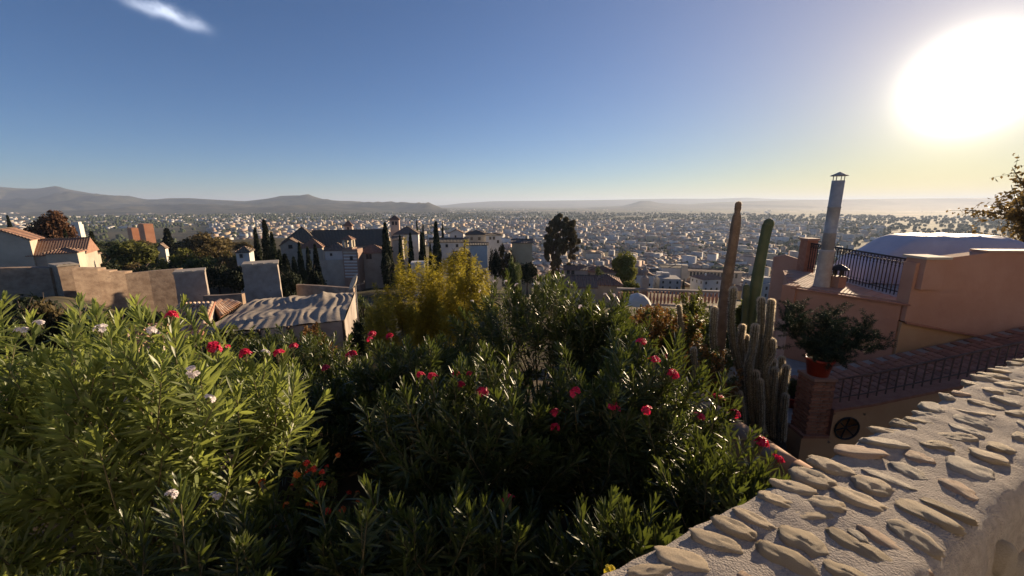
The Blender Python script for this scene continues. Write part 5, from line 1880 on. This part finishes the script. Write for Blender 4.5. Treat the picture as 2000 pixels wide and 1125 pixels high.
for (xa, za), (xb, zb_) in zip(top[3:-1], top[4:]):
    b.prism([(xa - ro_.x, -0.07), (xb - ro_.x, -0.07), (xb - ro_.x, 0.28), (xa - ro_.x, 0.28)], [za + 4.603, zb_ + 4.603, zb_ + 4.603, za + 4.603], [za + 4.65, zb_ + 4.65, zb_ + 4.65, za + 4.65])
b.build('coping', TERRA_FLOOR, rw)
pk = MB().box((8.62 - ro_.x, 0.06, -1.42 + 4.6), (0.42, 0.42, 0.62))
pk.build('end_pier', PINK, rw)
MB().box((8.62 - ro_.x, 0.06, -1.08 + 4.6), (0.52, 0.52, 0.05)).build('pier_cap', W_CREAM, rw)
# parking terrace behind the wall
o = MB().prism([(9.3, 8.5), (24, 8.5), (24, 15.5), (11.3, 15.5), (9.6, 12.75)], -6.5, -2.35).build('parking_terrace', STONE_PAVE)
tag(o, kind='structure')


def baluster_mesh(h, style):
    b = MB()
    b.box((0, 0, h / 2), (0.016, 0.016, h))
    if style:
        # hooked scroll near the top and a collar
        pts = [(0.0, 0, h - 0.17), (0.03, 0, h - 0.12), (0.045, 0, h - 0.07), (0.03, 0, h - 0.035), (0.008, 0, h - 0.05)]
        b.tube(pts, 0.006, 5)
        b.tube([(-p[0], 0, p[2]) for p in pts], 0.006, 5)
        b.lathe((0, 0, h - 0.2), [(0.009, 0), (0.02, 0.02), (0.009, 0.04)], 8)
        b.lathe((0, 0, 0.14), [(0.009, 0), (0.02, 0.02), (0.009, 0.04)], 8)
    return b.mesh('baluster', IRON if style else RUSTY_RAIL)


def railing(name, label, path, h, gap, style, mat, post_every=0):
    """handrail, bottom rail and balusters along a path of (x, y, z of the foot)"""
    P = [Vector(p) for p in path]
    root = empty(name, P[0])
    tag(root, label, 'railing')
    o = P[0]
    up = Vector((0, 0, 1))
    MB().tube([p - o + up * h for p in P], 0.022 if style else 0.018, 8).build('handrail', mat, root)
    MB().tube([p - o + up * 0.09 for p in P], 0.012, 6).build('bottom_rail', mat, root)
    if style:
        MB().tube([p - o + up * (h - 0.09) for p in P], 0.009, 6).build('upper_rail', mat, root)
    bm_ = baluster_mesh(h, style)
    carry = gap * 0.5
    for a, c in zip(P[:-1], P[1:]):
        L = (c - a).length
        d = (c - a) / L
        s = carry
        while s < L:
            place(bm_, 'baluster', a + d * s - o, (0, 0, math.atan2(d.y, d.x)), 1.0, root)
            s += gap
        carry = s - L
    return root


railing('terrace_railing', 'black wrought iron terrace railing with scrolls in front of the covered car', [(9.16, 12.28, TZ + 0.02), (8.66, 8.55, TZ + 0.02)], 0.84, 0.112, True, IRON)


# chimney flue with its cap
fl = empty('flue_pipe', (7.86, 9.95, TZ))
tag(fl, 'tall steel flue pipe with a conical rain cap on the terrace corner', 'chimney')
MB().lathe((0, 0, 0), [(0.185, 0.0), (0.175, 0.02), (0.165, 0.2), (0.155, 0.86), (0.165, 0.88), (0.165, 0.93)], 24).build('clay_base', CONC, fl, True)
b = MB()
b.lathe((0, 0, 0.931), [(0.132, 0.0), (0.132, 0.40), (0.137, 0.405), (0.137, 0.43), (0.131, 0.435), (0.131, 1.02), (0.137, 1.025), (0.137, 1.05), (0.130, 1.055), (0.130, 1.66), (0.125, 1.665)], 28)
b.build('pipe', GALV, fl, True)
b = MB()
for k in range(4):
    t = k * math.pi / 2 + 0.5
    b.box((0.115 * math.cos(t), 0.115 * math.sin(t), 2.64), (0.014, 0.014, 0.13), t)
b.build('cap_legs', GALV, fl)
MB().lathe((0, 0, 2.70), [(0.175, 0.0), (0.18, 0.012), (0.09, 0.055), (0.012, 0.095), (0.004, 0.1)], 24).build('rain_cap', GALV, fl, True)

# small brick vent with a tiled hood
vt = empty('roof_vent', (8.16, 9.86, TZ))
tag(vt, 'squat terracotta vent with a dark hood beside the flue pipe', 'vent')
MB().box((0, 0, 0.14), (0.26, 0.26, 0.28), 0.3).build('base', TERRA_FLOOR, vt)
b = MB()
for k in range(6):
    t = 0.3 + k * math.pi / 3
    b.box((0.10 * math.cos(t), 0.10 * math.sin(t), 0.36), (0.03, 0.03, 0.155), t)
b.build('louvres', IRON, vt)
MB().lathe((0, 0, 0.44), [(0.21, 0.0), (0.21, 0.02), (0.12, 0.09), (0.02, 0.14)], 12).build('hood', IRON, vt)


# covered car
def covered_car():
    x0, y0 = at(1835, 470, 12.2).x, 12.2
    root = empty('covered_car', (x0, y0, -2.35), R(-14))
    tag(root, 'car under a pale blue grey cloth cover behind the wall', 'car')
    Lc, Wc, Hc = 4.6, 1.95, 1.46
    nu, nv = 72, 40
    V = []
    for i in range(nu + 1):
        u = -1 + 2 * i / nu
        # side profile of a saloon: bonnet, cabin, boot
        x = u * Lc / 2
        cab = 1 / (1 + math.exp(-(u + 0.62) * 13)) * (1 / (1 + math.exp((u - 0.80) * 13)))
        body = (1 - abs(u) ** 7)
        hprof = body ** 0.5 * (0.86 + 0.60 * cab) if body > 0 else 0
        for j in range(nv + 1):
            v = -1 + 2 * j / nv
            # across: side drops, flat roof
            a = abs(v)
            if a < 0.72:
                y = v / 0.72 * (Wc / 2 - 0.16 - 0.10 * cab)
                z = hprof * (1 - 0.06 * (a / 0.72) ** 3)
            else:
                t = (a - 0.72) / 0.28
                y = math.copysign((Wc / 2 - 0.16 - 0.10 * cab) + (0.16 + 0.14 * cab) * math.sin(t * math.pi / 2) ** 0.8, v)
                z = hprof * 0.94 * (1 - t ** 1.15) + 0.02
            fold = 0.020 * math.sin(x * 9 + 3 * noise.noise(Vector((x * 1.5, v * 2, 0)))) * (0.25 + 0.9 * max(0, a - 0.5)) + 0.03 * noise.noise(Vector((x * 2.2, v * 3, 4)))
            V.append((x, y + math.copysign(fold, v) * (1 if a > 0.6 else 0), max(0.01, z + fold * 0.6)))
    F = [(i * (nv + 1) + j, (i + 1) * (nv + 1) + j, (i + 1) * (nv + 1) + j + 1, i * (nv + 1) + j + 1) for i in range(nu) for j in range(nv)]
    place(np_mesh('cloth_cover', np.array(V), np.array(F), TARP, smooth=True), 'cloth_cover', parent=root)
    ty = M('tyre_rubber', (0.012, 0.012, 0.012), (0.02, 0.02, 0.02), rough=0.9)
    for sx in (-1, 1):
        for sy in (-1, 1):
            w = MB()
            w.tube([(sx * 1.35, sy * 0.62, 0.32), (sx * 1.35, sy * 0.86, 0.32)], 0.32, 20)
            w.build('wheel', ty, root)


covered_car()

# ---- lower patio, brick pillar with pots, stair railing and retaining wall
PZ = -3.92
b = MB()
o = MB().prism([(4.95, 6.65), (6.2, 6.55), (7.6, 7.2), (8.3, 8.25), (7.1, 9.85), (5.3, 9.2)], -5.2, PZ).build('patio', STONE_PAVE)
tag(o, kind='structure')


def brick_pillar():
    x0, y0 = 5.25, 6.42
    root = empty('brick_pillar', (x0, y0, -4.5))
    tag(root, 'square brick pillar at the end of the stair railing', 'pillar')
    MB().box((0, 0, 0.78), (0.33, 0.33, 1.60)).build('mortar_core', BRICK_MORTAR, root)
    bm_ = MB().box((0, 0, 0), (0.168, 0.06, 0.044)).mesh('brick', BRICK)
    for k in range(28):
        z = 0.03 + k * 0.056
        for side in range(4):
            a = side * math.pi / 2
            for s in (-1, 1):
                off = 0.09 * s + (0.02 if k % 2 else -0.02)
                lx, ly = off, -0.148
                place(bm_, 'brick', (lx * math.cos(a) - ly * math.sin(a), lx * math.sin(a) + ly * math.cos(a), z), (0, 0, a + rng.gauss(0, 0.012)), rng.uniform(0.97, 1.02), root)
    MB().box((0, 0, 1.605), (0.40, 0.40, 0.05)).build('cap', TERRA_FLOOR, root)
    return x0, y0


bx_, by_ = brick_pillar()


def plant_pot(name, label, x, y, z, r, h, mat=POT_RED):
    root = empty(name, (x, y, z))
    tag(root, label, 'pot')
    MB().lathe((0, 0, 0), [(r * 0.72, 0), (r * 0.93, h * 0.86), (r * 1.02, h * 0.87), (r * 1.04, h), (r * 0.94, h), (r * 0.92, h * 0.9)], 28).build('pot', mat, root, True)
    MB().lathe((0, 0, h * 0.86), [(r * 0.9, 0), (r * 0.7, 0.02), (0.01, 0.03)], 16).build('soil', SOIL, root)
    return root


plant_pot('flower_pot', 'big red plastic pot standing on the brick pillar', bx_, by_, -2.865, 0.21, 0.30)
plant_pot('flower_pot', 'wide red bowl pot on the patio slabs left of the pillar', 5.55, 7.35, PZ, 0.26, 0.22)
JUN = M('juniper_needles', (0.015, 0.03, 0.014), (0.03, 0.05, 0.024), rough=0.7, scale=4, rand=0.2, trans=0.15)
TW_JUN = [twig_mesh(700 + k, JUN, 0.34, 110, 0.055, 0.008, 1.0, 0.2) for k in range(4)]


def juniper():
    root = empty('potted_juniper', (bx_, by_, -2.62))
    tag(root, 'dark spreading conifer growing from the red pot on the pillar', 'shrub')
    q = random.Random(5)
    br = MB()
    arms = [((0, 0, 0.1), (0.15, 0.2, 0.40), (0.35, 0.35, 0.72)), ((0, 0, 0.1), (0.45, 0.05, 0.25), (1.05, 0.05, 0.20)), ((0, 0, 0.1), (-0.20, 0.15, 0.45), (-0.35, 0.3, 0.85)),
            ((0, 0, 0.1), (0.3, 0.3, 0.35), (0.7, 0.55, 0.55)), ((0, 0, 0.1), (-0.1, 0.0, 0.15), (-0.1, -0.05, 0.2)), ((0, 0, 0.1), (0.1, -0.05, 0.08), (0.25, -0.1, 0.06)),
            ((0, 0, 0.1), (-0.25, 0.3, 0.3), (-0.15, 0.7, 0.50)), ((0.3, 0, 0.2), (0.7, 0.15, 0.30), (0.85, 0.2, 0.52))]
    for A in arms:
        P = smooth_path(A, 6)
        br.tube(P, [0.022 - 0.015 * i / len(P) for i in range(len(P))], 6)
        for k in range(58):
            t = q.uniform(0.25, 1.0)
            p = P[min(len(P) - 1, int(t * len(P)))]
            d = Vector((q.gauss(0, 1), q.gauss(0, 1), q.gauss(0.5, 0.6))).normalized()
            place(q.choice(TW_JUN), 'leafy_twig', p + Vector((q.gauss(0, .05), q.gauss(0, .05), q.gauss(0, .04))), Vector((0, 0, 1)).rotation_difference(d), q.uniform(0.55, 1.0), root)
    br.build('branches', BARK, root, True)


juniper()
bush('leafy_plant', 'pale leaved plant in the bowl pot on the patio', 5.55, 7.35, -3.28, 0.26, 0.24, TW_GREEN, 40, zg=-3.72, sc=0.5, stem_n=6, shoot_name='leafy_twig')

# brick paved ramp climbing to the right behind the railing
st_ = empty('brick_ramp', (5.6, 6.6, -4.6))
tag(st_, 'brick paved ramp climbing from the patio along the stair railing', 'ramp')
SL = 0.235
zr = lambda x: -3.80 + SL * (x - 5.6)
MB().prism([(0, -0.02), (5.4, -0.02), (5.4, 1.55), (0, 1.55)], -0.6, [zr(5.6) + 4.6, zr(11.0) + 4.6, zr(11.0) + 4.6, zr(5.6) + 4.6]).build('bed', BRICK_MORTAR, st_)
bm_ = MB().box((0, 0, 0), (0.125, 0.285, 0.05)).mesh('brick', BRICK)
for i in range(38):
    for j in range(5):
        x = 5.68 + i * 0.138
        y = 6.75 + j * 0.305 + (0.0 if i % 2 else 0.11)
        if y < 8.05:
            place(bm_, 'brick', (x - 5.6, y - 6.6, zr(x) + 4.6 + 0.004 + rng.uniform(-0.004, 0.004)), (0, -math.atan(SL), rng.gauss(0, 0.015)), rng.uniform(0.96, 1.02), st_)
railing('stair_railing', 'thin brown stair railing rising along the ochre retaining wall', [(5.47, 6.40, -3.42), (6.1, 6.36, -3.28), (6.9, 6.34, -3.08), (8.0, 6.34, -2.82), (9.6, 6.34, -2.45), (11, 6.34, -2.1)], 0.44, 0.15, False, RUSTY_RAIL)

# retaining wall with a round niche
rt = empty('retaining_wall', (5.1, 6.3, -4.6))
tag(rt, 'ochre retaining wall with a round dark niche below the stair railing', 'wall')
xs_ = [5.0, 5.449, 5.45, 6.1, 6.9, 8.0, 9.6, 11.0]
zs_ = [-3.95, -3.95, -3.46, -3.35, -3.16, -2.90, -2.53, -2.2]
b = MB()
nx0, nx1, nz0, nz1, nr = 5.35, 5.95, -4.05, -3.47, 0.215
cx_, cz_ = 5.74, -3.77
N = 28
# square frame with a circular hole, then the rest as plain panels
ring = [(cx_ + nr * math.cos(2 * math.pi * k / N), cz_ + nr * math.sin(2 * math.pi * k / N)) for k in range(N)]
sq = []
for k in range(N):
    a = 2 * math.pi * k / N
    c_, s_ = math.cos(a), math.sin(a)
    m_ = 0.28 / max(abs(c_), abs(s_))
    sq.append((cx_ + c_ * m_, cz_ + s_ * m_))
Yf, Yd = 6.22, 6.44
ox, oy, oz = 5.1, 6.3, -4.6
vs_ = [(p[0] - ox, Yf - oy, p[1] - oz) for p in sq] + [(p[0] - ox, Yf - oy, p[1] - oz) for p in ring] + [(p[0] - ox, Yd - oy, p[1] - oz) for p in ring]
fs = []
for k in range(N):
    k2 = (k + 1) % N
    fs += [(k, k2, N + k2, N + k), (N + k, N + k2, 2 * N + k2, 2 * N + k)]
fs.append(tuple(2 * N + k for k in range(N)))
b.add(vs_, fs)
for (x0, x1, z0, z1) in ((5.0, cx_ - 0.28, -5.2, None), (cx_ - 0.28, cx_ + 0.28, -5.2, cz_ - 0.28), (cx_ - 0.28, cx_ + 0.28, cz_ + 0.28, None), (cx_ + 0.28, 11.0, -5.2, None)):
    xx = [x0] + [x for x in xs_ if x0 < x < x1] + [x1]
    for xa, xb in zip(xx[:-1], xx[1:]):
        ta, tb = (np.interp(xa, xs_, zs_), np.interp(xb, xs_, zs_)) if z1 is None else (z1, z1)
        b.add([(xa - ox, Yf - oy, z0 - oz), (xb - ox, Yf - oy, z0 - oz), (xb - ox, Yf - oy, tb - oz), (xa - ox, Yf - oy, ta - oz)], [(0, 1, 2, 3)])
b.add([(5.0 - ox, Yf - oy, -5.2 - oz), (5.0 - ox, Yf - oy, zs_[0] - oz), (5.0 - ox, 6.62 - oy, zs_[0] - oz), (5.0 - ox, 6.62 - oy, -5.2 - oz)], [(0, 1, 2, 3)])
b.build('wall_face', OCHRE, rt)
cpm = MB()
for (xa, za), (xb, zb_) in zip(zip(xs_[:-1], zs_[:-1]), zip(xs_[1:], zs_[1:])):
    cpm.prism([(xa - ox, Yf - 0.03 - oy), (xb - ox, Yf - 0.03 - oy), (xb - ox, 6.56 - oy), (xa - ox, 6.56 - oy)], [za + 0.001 - oz, zb_ + 0.001 - oz, zb_ + 0.001 - oz, za + 0.001 - oz], [za + 0.05 - oz, zb_ + 0.05 - oz, zb_ + 0.05 - oz, za + 0.05 - oz])
cpm.build('coping', BRICK, rt)
ib = MB()
ib.tube([(cx_ - ox + (nr - 0.012) * math.cos(2 * math.pi * k / 20), Yf - 0.012 - oy, cz_ - oz + (nr - 0.012) * math.sin(2 * math.pi * k / 20)) for k in range(21)], 0.016, 6)
for k in range(3):
    a = k * math.pi / 3 + 0.3
    ib.tube([(cx_ - ox - nr * math.cos(a), Yf + 0.02 - oy, cz_ - oz - nr * math.sin(a)), (cx_ - ox + nr * math.cos(a), Yf + 0.02 - oy, cz_ - oz + nr * math.sin(a))], 0.012, 6)
ib.build('iron_wheel', IRON, rt)

# tree at the right edge
PERS = M('terrace_tree_leaf', (0.09, 0.075, 0.03), (0.15, 0.11, 0.045), rough=0.5, scale=2, rand=0.2, trans=0.4, tcol=(0.26, 0.17, 0.05))


def edge_tree():
    base = Vector((18.3, 14.2, -2.5))
    root = empty('terrace_tree', base)
    tag(root, 'leafy tree with loose brownish leaves behind the covered car', 'tree')
    q = random.Random(21)
    tr = MB()
    tr.tube([(0, 0, -0.2), (-0.05, 0, 0.8), (0.05, 0.05, 1.6), (0, 0, 2.2)], [0.11, 0.09, 0.07, 0.04], 9)
    twigs = MB()
    C = []
    ends = []
    for i in range(20):
        th = q.uniform(0, 6.28)
        if i < 8:
            th = math.pi + q.gauss(0, 0.7)
        L = q.uniform(1.4, 2.7)
        el = q.uniform(0.0, 1.1)
        p0 = Vector((0, 0, q.uniform(0.7, 2.1)))
        d = Vector((math.cos(th) * math.cos(el), math.sin(th) * math.cos(el), math.sin(el)))
        p1 = p0 + d * L * 0.5 + Vector((0, 0, 0.12))
        p2 = p0 + d * L
        tr.tube(smooth_path([p0, p1, p2], 4), [0.035 - 0.0033 * k for k in range(9)], 6)
        for k in range(20):
            t = q.uniform(0.25, 1.0)
            s = p0.lerp(p2, t)
            e = s + Vector((q.gauss(0, .30), q.gauss(0, .30), q.gauss(0.06, .22)))
            twigs.tube([s, e], [0.006, 0.003], 4)
            for m in range(9):
                f = q.random()
                C.append(tuple(s.lerp(e, f) + Vector((q.gauss(0, .06), q.gauss(0, .06), q.gauss(-0.02, .05)))))
    C = np.array(C)
    V, F = leaf_cards(C, 0.085, 4, None, 1.5)
    tr.build('trunk', BARK, root, True)
    cr = place(np_mesh('crown', V, F, PERS), 'crown', parent=root)
    twigs.build('twigs', BARK, cr)


edge_tree()

# ================================================================ BALUSTRADE AND ROOFS BELOW THE GARDEN
bl = empty('balustrade', (7.5, 25, -7.0))
tag(bl, 'weathered garden balustrade overlooking the town', 'balustrade')
A, B = at(1205, 568, 25), at(1420, 566, 24)
bo_ = Vector((7.5, 25, -7.0))
d = (B - A)
n_ = 30
MB().box(((A + B) / 2 - bo_), (d.length, 0.26, 0.12), math.atan2(d.y, d.x)).build('top_rail', STONE_TOWER, bl)
MB().box(((A + B) / 2 - bo_ - Vector((0, 0, 0.95))), (d.length, 0.24, 0.14), math.atan2(d.y, d.x)).build('plinth', STONE_TOWER, bl)
bal = MB().lathe((0, 0, 0), [(0.06, 0), (0.05, 0.05), (0.085, 0.22), (0.09, 0.32), (0.05, 0.55), (0.045, 0.68), (0.065, 0.76)], 10).mesh('baluster', PINK, True)
for k in range(n_):
    p = A + d * ((k + 0.5) / n_)
    place(bal, 'baluster', p - bo_ - Vector((0, 0, 0.85)), None, 1.0, bl)
p = at(1258, 565, 25)
MB().box(p - bo_ + Vector((0, 0, -0.1)), (0.42, 0.42, 1.7)).build('pier', STONE_TOWER, bl)
ur = empty('garden_urn', (p.x, p.y, p.z + 0.75))
tag(ur, 'small stone lantern shaped finial standing on the balustrade pier', 'urn')
MB().lathe((0, 0, 0), [(0.16, 0), (0.18, 0.06), (0.08, 0.12), (0.10, 0.2), (0.22, 0.42), (0.20, 0.5), (0.1, 0.56), (0.03, 0.74), (0.01, 0.8)], 14).build('body', STONE_TOWER, ur, True)
MB().box((0, 0, 0.0), (0.36, 0.36, 0.05)).build('foot', STONE_TOWER, ur)
um = at(1246, 572, 17)
pz = hz(um.x, um.y)
pu = empty('garden_parasol', (um.x, um.y, pz))
tag(pu, 'white parasol dome on the terrace below the balustrade', 'parasol')
hh = um.z - pz
MB().tube([(0, 0, 0), (0, 0, hh)], 0.025, 8).build('pole', GALV, pu)
MB().lathe((0, 0, hh - 0.5), [(0.62, 0.0), (0.60, 0.04), (0.50, 0.22), (0.30, 0.40), (0.02, 0.50)], 8).build('canopy', W_WHITE, pu)

# barrel tiled roofs on the left
BT = barrel_tile(0.095, 0.08, 0.44, 7)
BT_PALE = barrel_tile(0.095, 0.08, 0.44, 7, mat=M('clay_tile_pale', (0.44, 0.31, 0.22), (0.52, 0.39, 0.29), rough=0.85, scale=9, rand=0.2))


def tile_slope(root, o0, eave_a, eave_b, ridge_a, ridge_b, rowgap=0.27, lap=0.36, bed=TILE_RED):
    """a roof plane (eaves a to b, ridge a to b) with rows of barrel tiles running down it"""
    ea, eb, ra, rb = [Vector(q) for q in (eave_a, eave_b, ridge_a, ridge_b)]
    n = (eb - ea).cross(ra - ea).normalized()
    if n.z < 0:
        n = -n
    b = MB()
    dn = n * 0.10
    vs_ = [q - o0 for q in (ea, eb, rb, ra)] + [q - o0 - dn for q in (ea, eb, rb, ra)]
    b.add(vs_, [(0, 1, 2, 3), (7, 6, 5, 4), (0, 4, 5, 1), (1, 5, 6, 2), (2, 6, 7, 3), (3, 7, 4, 0)])
    b.build('roof_bed', BRICK, root)
    L = max((eb - ea).length, (rb - ra).length)
    rows = int(L / rowgap)
    for i in range(rows):
        t = (i + 0.5) / rows
        p0, p1 = ea.lerp(eb, t), ra.lerp(rb, t)
        ln = (p1 - p0).length
        dr = (p1 - p0) / ln
        X = dr.cross(n).normalized()
        mat3 = Matrix((X, dr, n)).transposed()
        qn = mat3.to_quaternion()
        k = max(1, int(ln / lap))
        for j in range(k):
            p = p0 + dr * (lap * (j + 0.5)) + n * 0.012
            place(BT if rng.random() < 0.6 else BT_PALE, 'tile', p - o0, qn, rng.uniform(0.97, 1.04), root)


def roof_house(name, label, pts, walls_to, wm, rowgap=0.27):
    """pts: eave a, eave b, ridge a, ridge b as (px, py, Y)"""
    Q = [at(*p) for p in pts]
    o0 = Vector((Q[0].x, Q[0].y, walls_to))
    root = empty(name, o0)
    tag(root, label, 'roof' if 'roof' in name else 'house')
    tile_slope(root, o0, *Q, rowgap=rowgap)
    b = MB()
    vs_ = [(q.x - o0.x, q.y - o0.y, 0) for q in (Q[0], Q[1], Q[3], Q[2])] + [(q.x - o0.x, q.y - o0.y, q.z - walls_to - 0.16) for q in (Q[0], Q[1], Q[3], Q[2])]
    b.add(vs_, [(0, 1, 5, 4), (1, 2, 6, 5), (2, 3, 7, 6), (3, 0, 4, 7)])
    b.build('wall', wm, root)
    return root


roof_house('barrel_tiled_house', 'roof of steep barrel tile rows left of the grey sheeted roof', [(296, 668, 15.5), (392, 660, 15.0), (352, 591, 19.5), (420, 588, 19.0)], -8.5, PLASTER_OLD, 0.31)
roof_house('barrel_tiled_house', 'small barrel tiled hip sloping the other way beside the steep rows', [(432, 618, 18.0), (470, 592, 21.0), (412, 590, 19.2), (440, 585, 21.5)], -8.5, PLASTER_OLD, 0.27)
roof_house('barrel_tiled_house', 'lower barrel tiled roof half hidden by the sunlit oleander', [(205, 690, 12.5), (300, 690, 13.0), (262, 634, 15.0), (338, 628, 15.5)], -8.0, PLASTER_OLD, 0.27)

# grey sheeted roof
sr = empty('sheeted_shed', (-11.0, 19.5, -8.5))
tag(sr, 'long shed roof covered with wrinkled grey shade netting', 'shed')
so_ = Vector((-11.0, 19.5, -8.5))
C4 = [at(388, 652, 15.5), at(672, 622, 17.0), at(693, 568, 23.0), at(500, 582, 22.5)]
NET = M('shade_netting', (0.23, 0.195, 0.155), (0.33, 0.28, 0.225), rough=0.95, scale=2.6, c3=(0.13, 0.115, 0.10), stretch=(1, 3, 1), bump=0.4, bscale=8, bdist=0.03)
n1, n2 = 90, 44
V = []
for i in range(n1 + 1):
    for j in range(n2 + 1):
        s, t = i / n1, j / n2
        p = C4[0].lerp(C4[1], s).lerp(C4[3].lerp(C4[2], s), t)
        rib = 0.10 * abs(math.sin(t * math.pi * 2.0)) - 0.06
        w = 0.032 * math.sin(s * 95 + t * 9 + 7.0 * noise.noise(Vector((s * 5, t * 4, 1)))) * (0.3 + abs(noise.noise(Vector((s * 4, t * 3, 5)))) * 2.2) * (0.4 + 0.6 * abs(math.sin(t * math.pi * 2)))
        w += 0.07 * noise.noise(Vector((s * 9, t * 5, 7))) + 0.35 * max(0, 1 - abs(s - 0.72) * 9) * max(0, 1 - abs(t - 0.75) * 4)
        V.append(p - so_ + Vector((0, 0, rib + w)))
F = [(i * (n2 + 1) + j, (i + 1) * (n2 + 1) + j, (i + 1) * (n2 + 1) + j + 1, i * (n2 + 1) + j + 1) for i in range(n1) for j in range(n2)]
place(np_mesh('netting', np.array([tuple(v) for v in V]), np.array(F), NET, smooth=True), 'netting', parent=sr)
b = MB()
zz = [c.z - so_.z - 0.12 for c in C4]
vs_ = [(c.x - so_.x, c.y - so_.y, -1.0) for c in C4] + [(c.x - so_.x, c.y - so_.y, z) for c, z in zip(C4, zz)]
b.add(vs_, [(0, 1, 5, 4), (1, 2, 6, 5), (2, 3, 7, 6), (3, 0, 4, 7)])
b.build('wall', STONE_TOWER, sr)
b = MB()
for k in range(6):
    p = C4[0].lerp(C4[1], k / 5) - so_
    b.box((p.x, p.y - 0.1, p.z - 1.0), (0.09, 0.09, 1.9))
b.build('posts', WOODD, sr)

# satellite dish beside the bamboo
p = at(694, 556, 20.5)
g = hz(p.x, p.y)
dsh = empty('satellite_dish', (p.x, p.y, g))
tag(dsh, 'pale satellite dish on a mast left of the bamboo', 'satellite dish')
MB().tube([(0, 0, 0), (0, 0, p.z - g)], 0.03, 8).build('mast', GALV, dsh)
do = MB().lathe((0, 0, 0), [(0.02, 0.0), (0.2, 0.025), (0.34, 0.08), (0.43, 0.14), (0.43, 0.15), (0.33, 0.09), (0.02, 0.012)], 24).build('dish', W_CREAM, dsh, True, (0.05, -0.06, p.z - g + 0.1))
do.rotation_euler = (R(62), 0, R(-58))
MB().tube([(0.1, -0.1, p.z - g), (0.42, 0.05, p.z - g + 0.05), (0.45, 0.08, p.z - g + 0.2)], 0.012, 6).build('feed_arm', GALV, dsh)
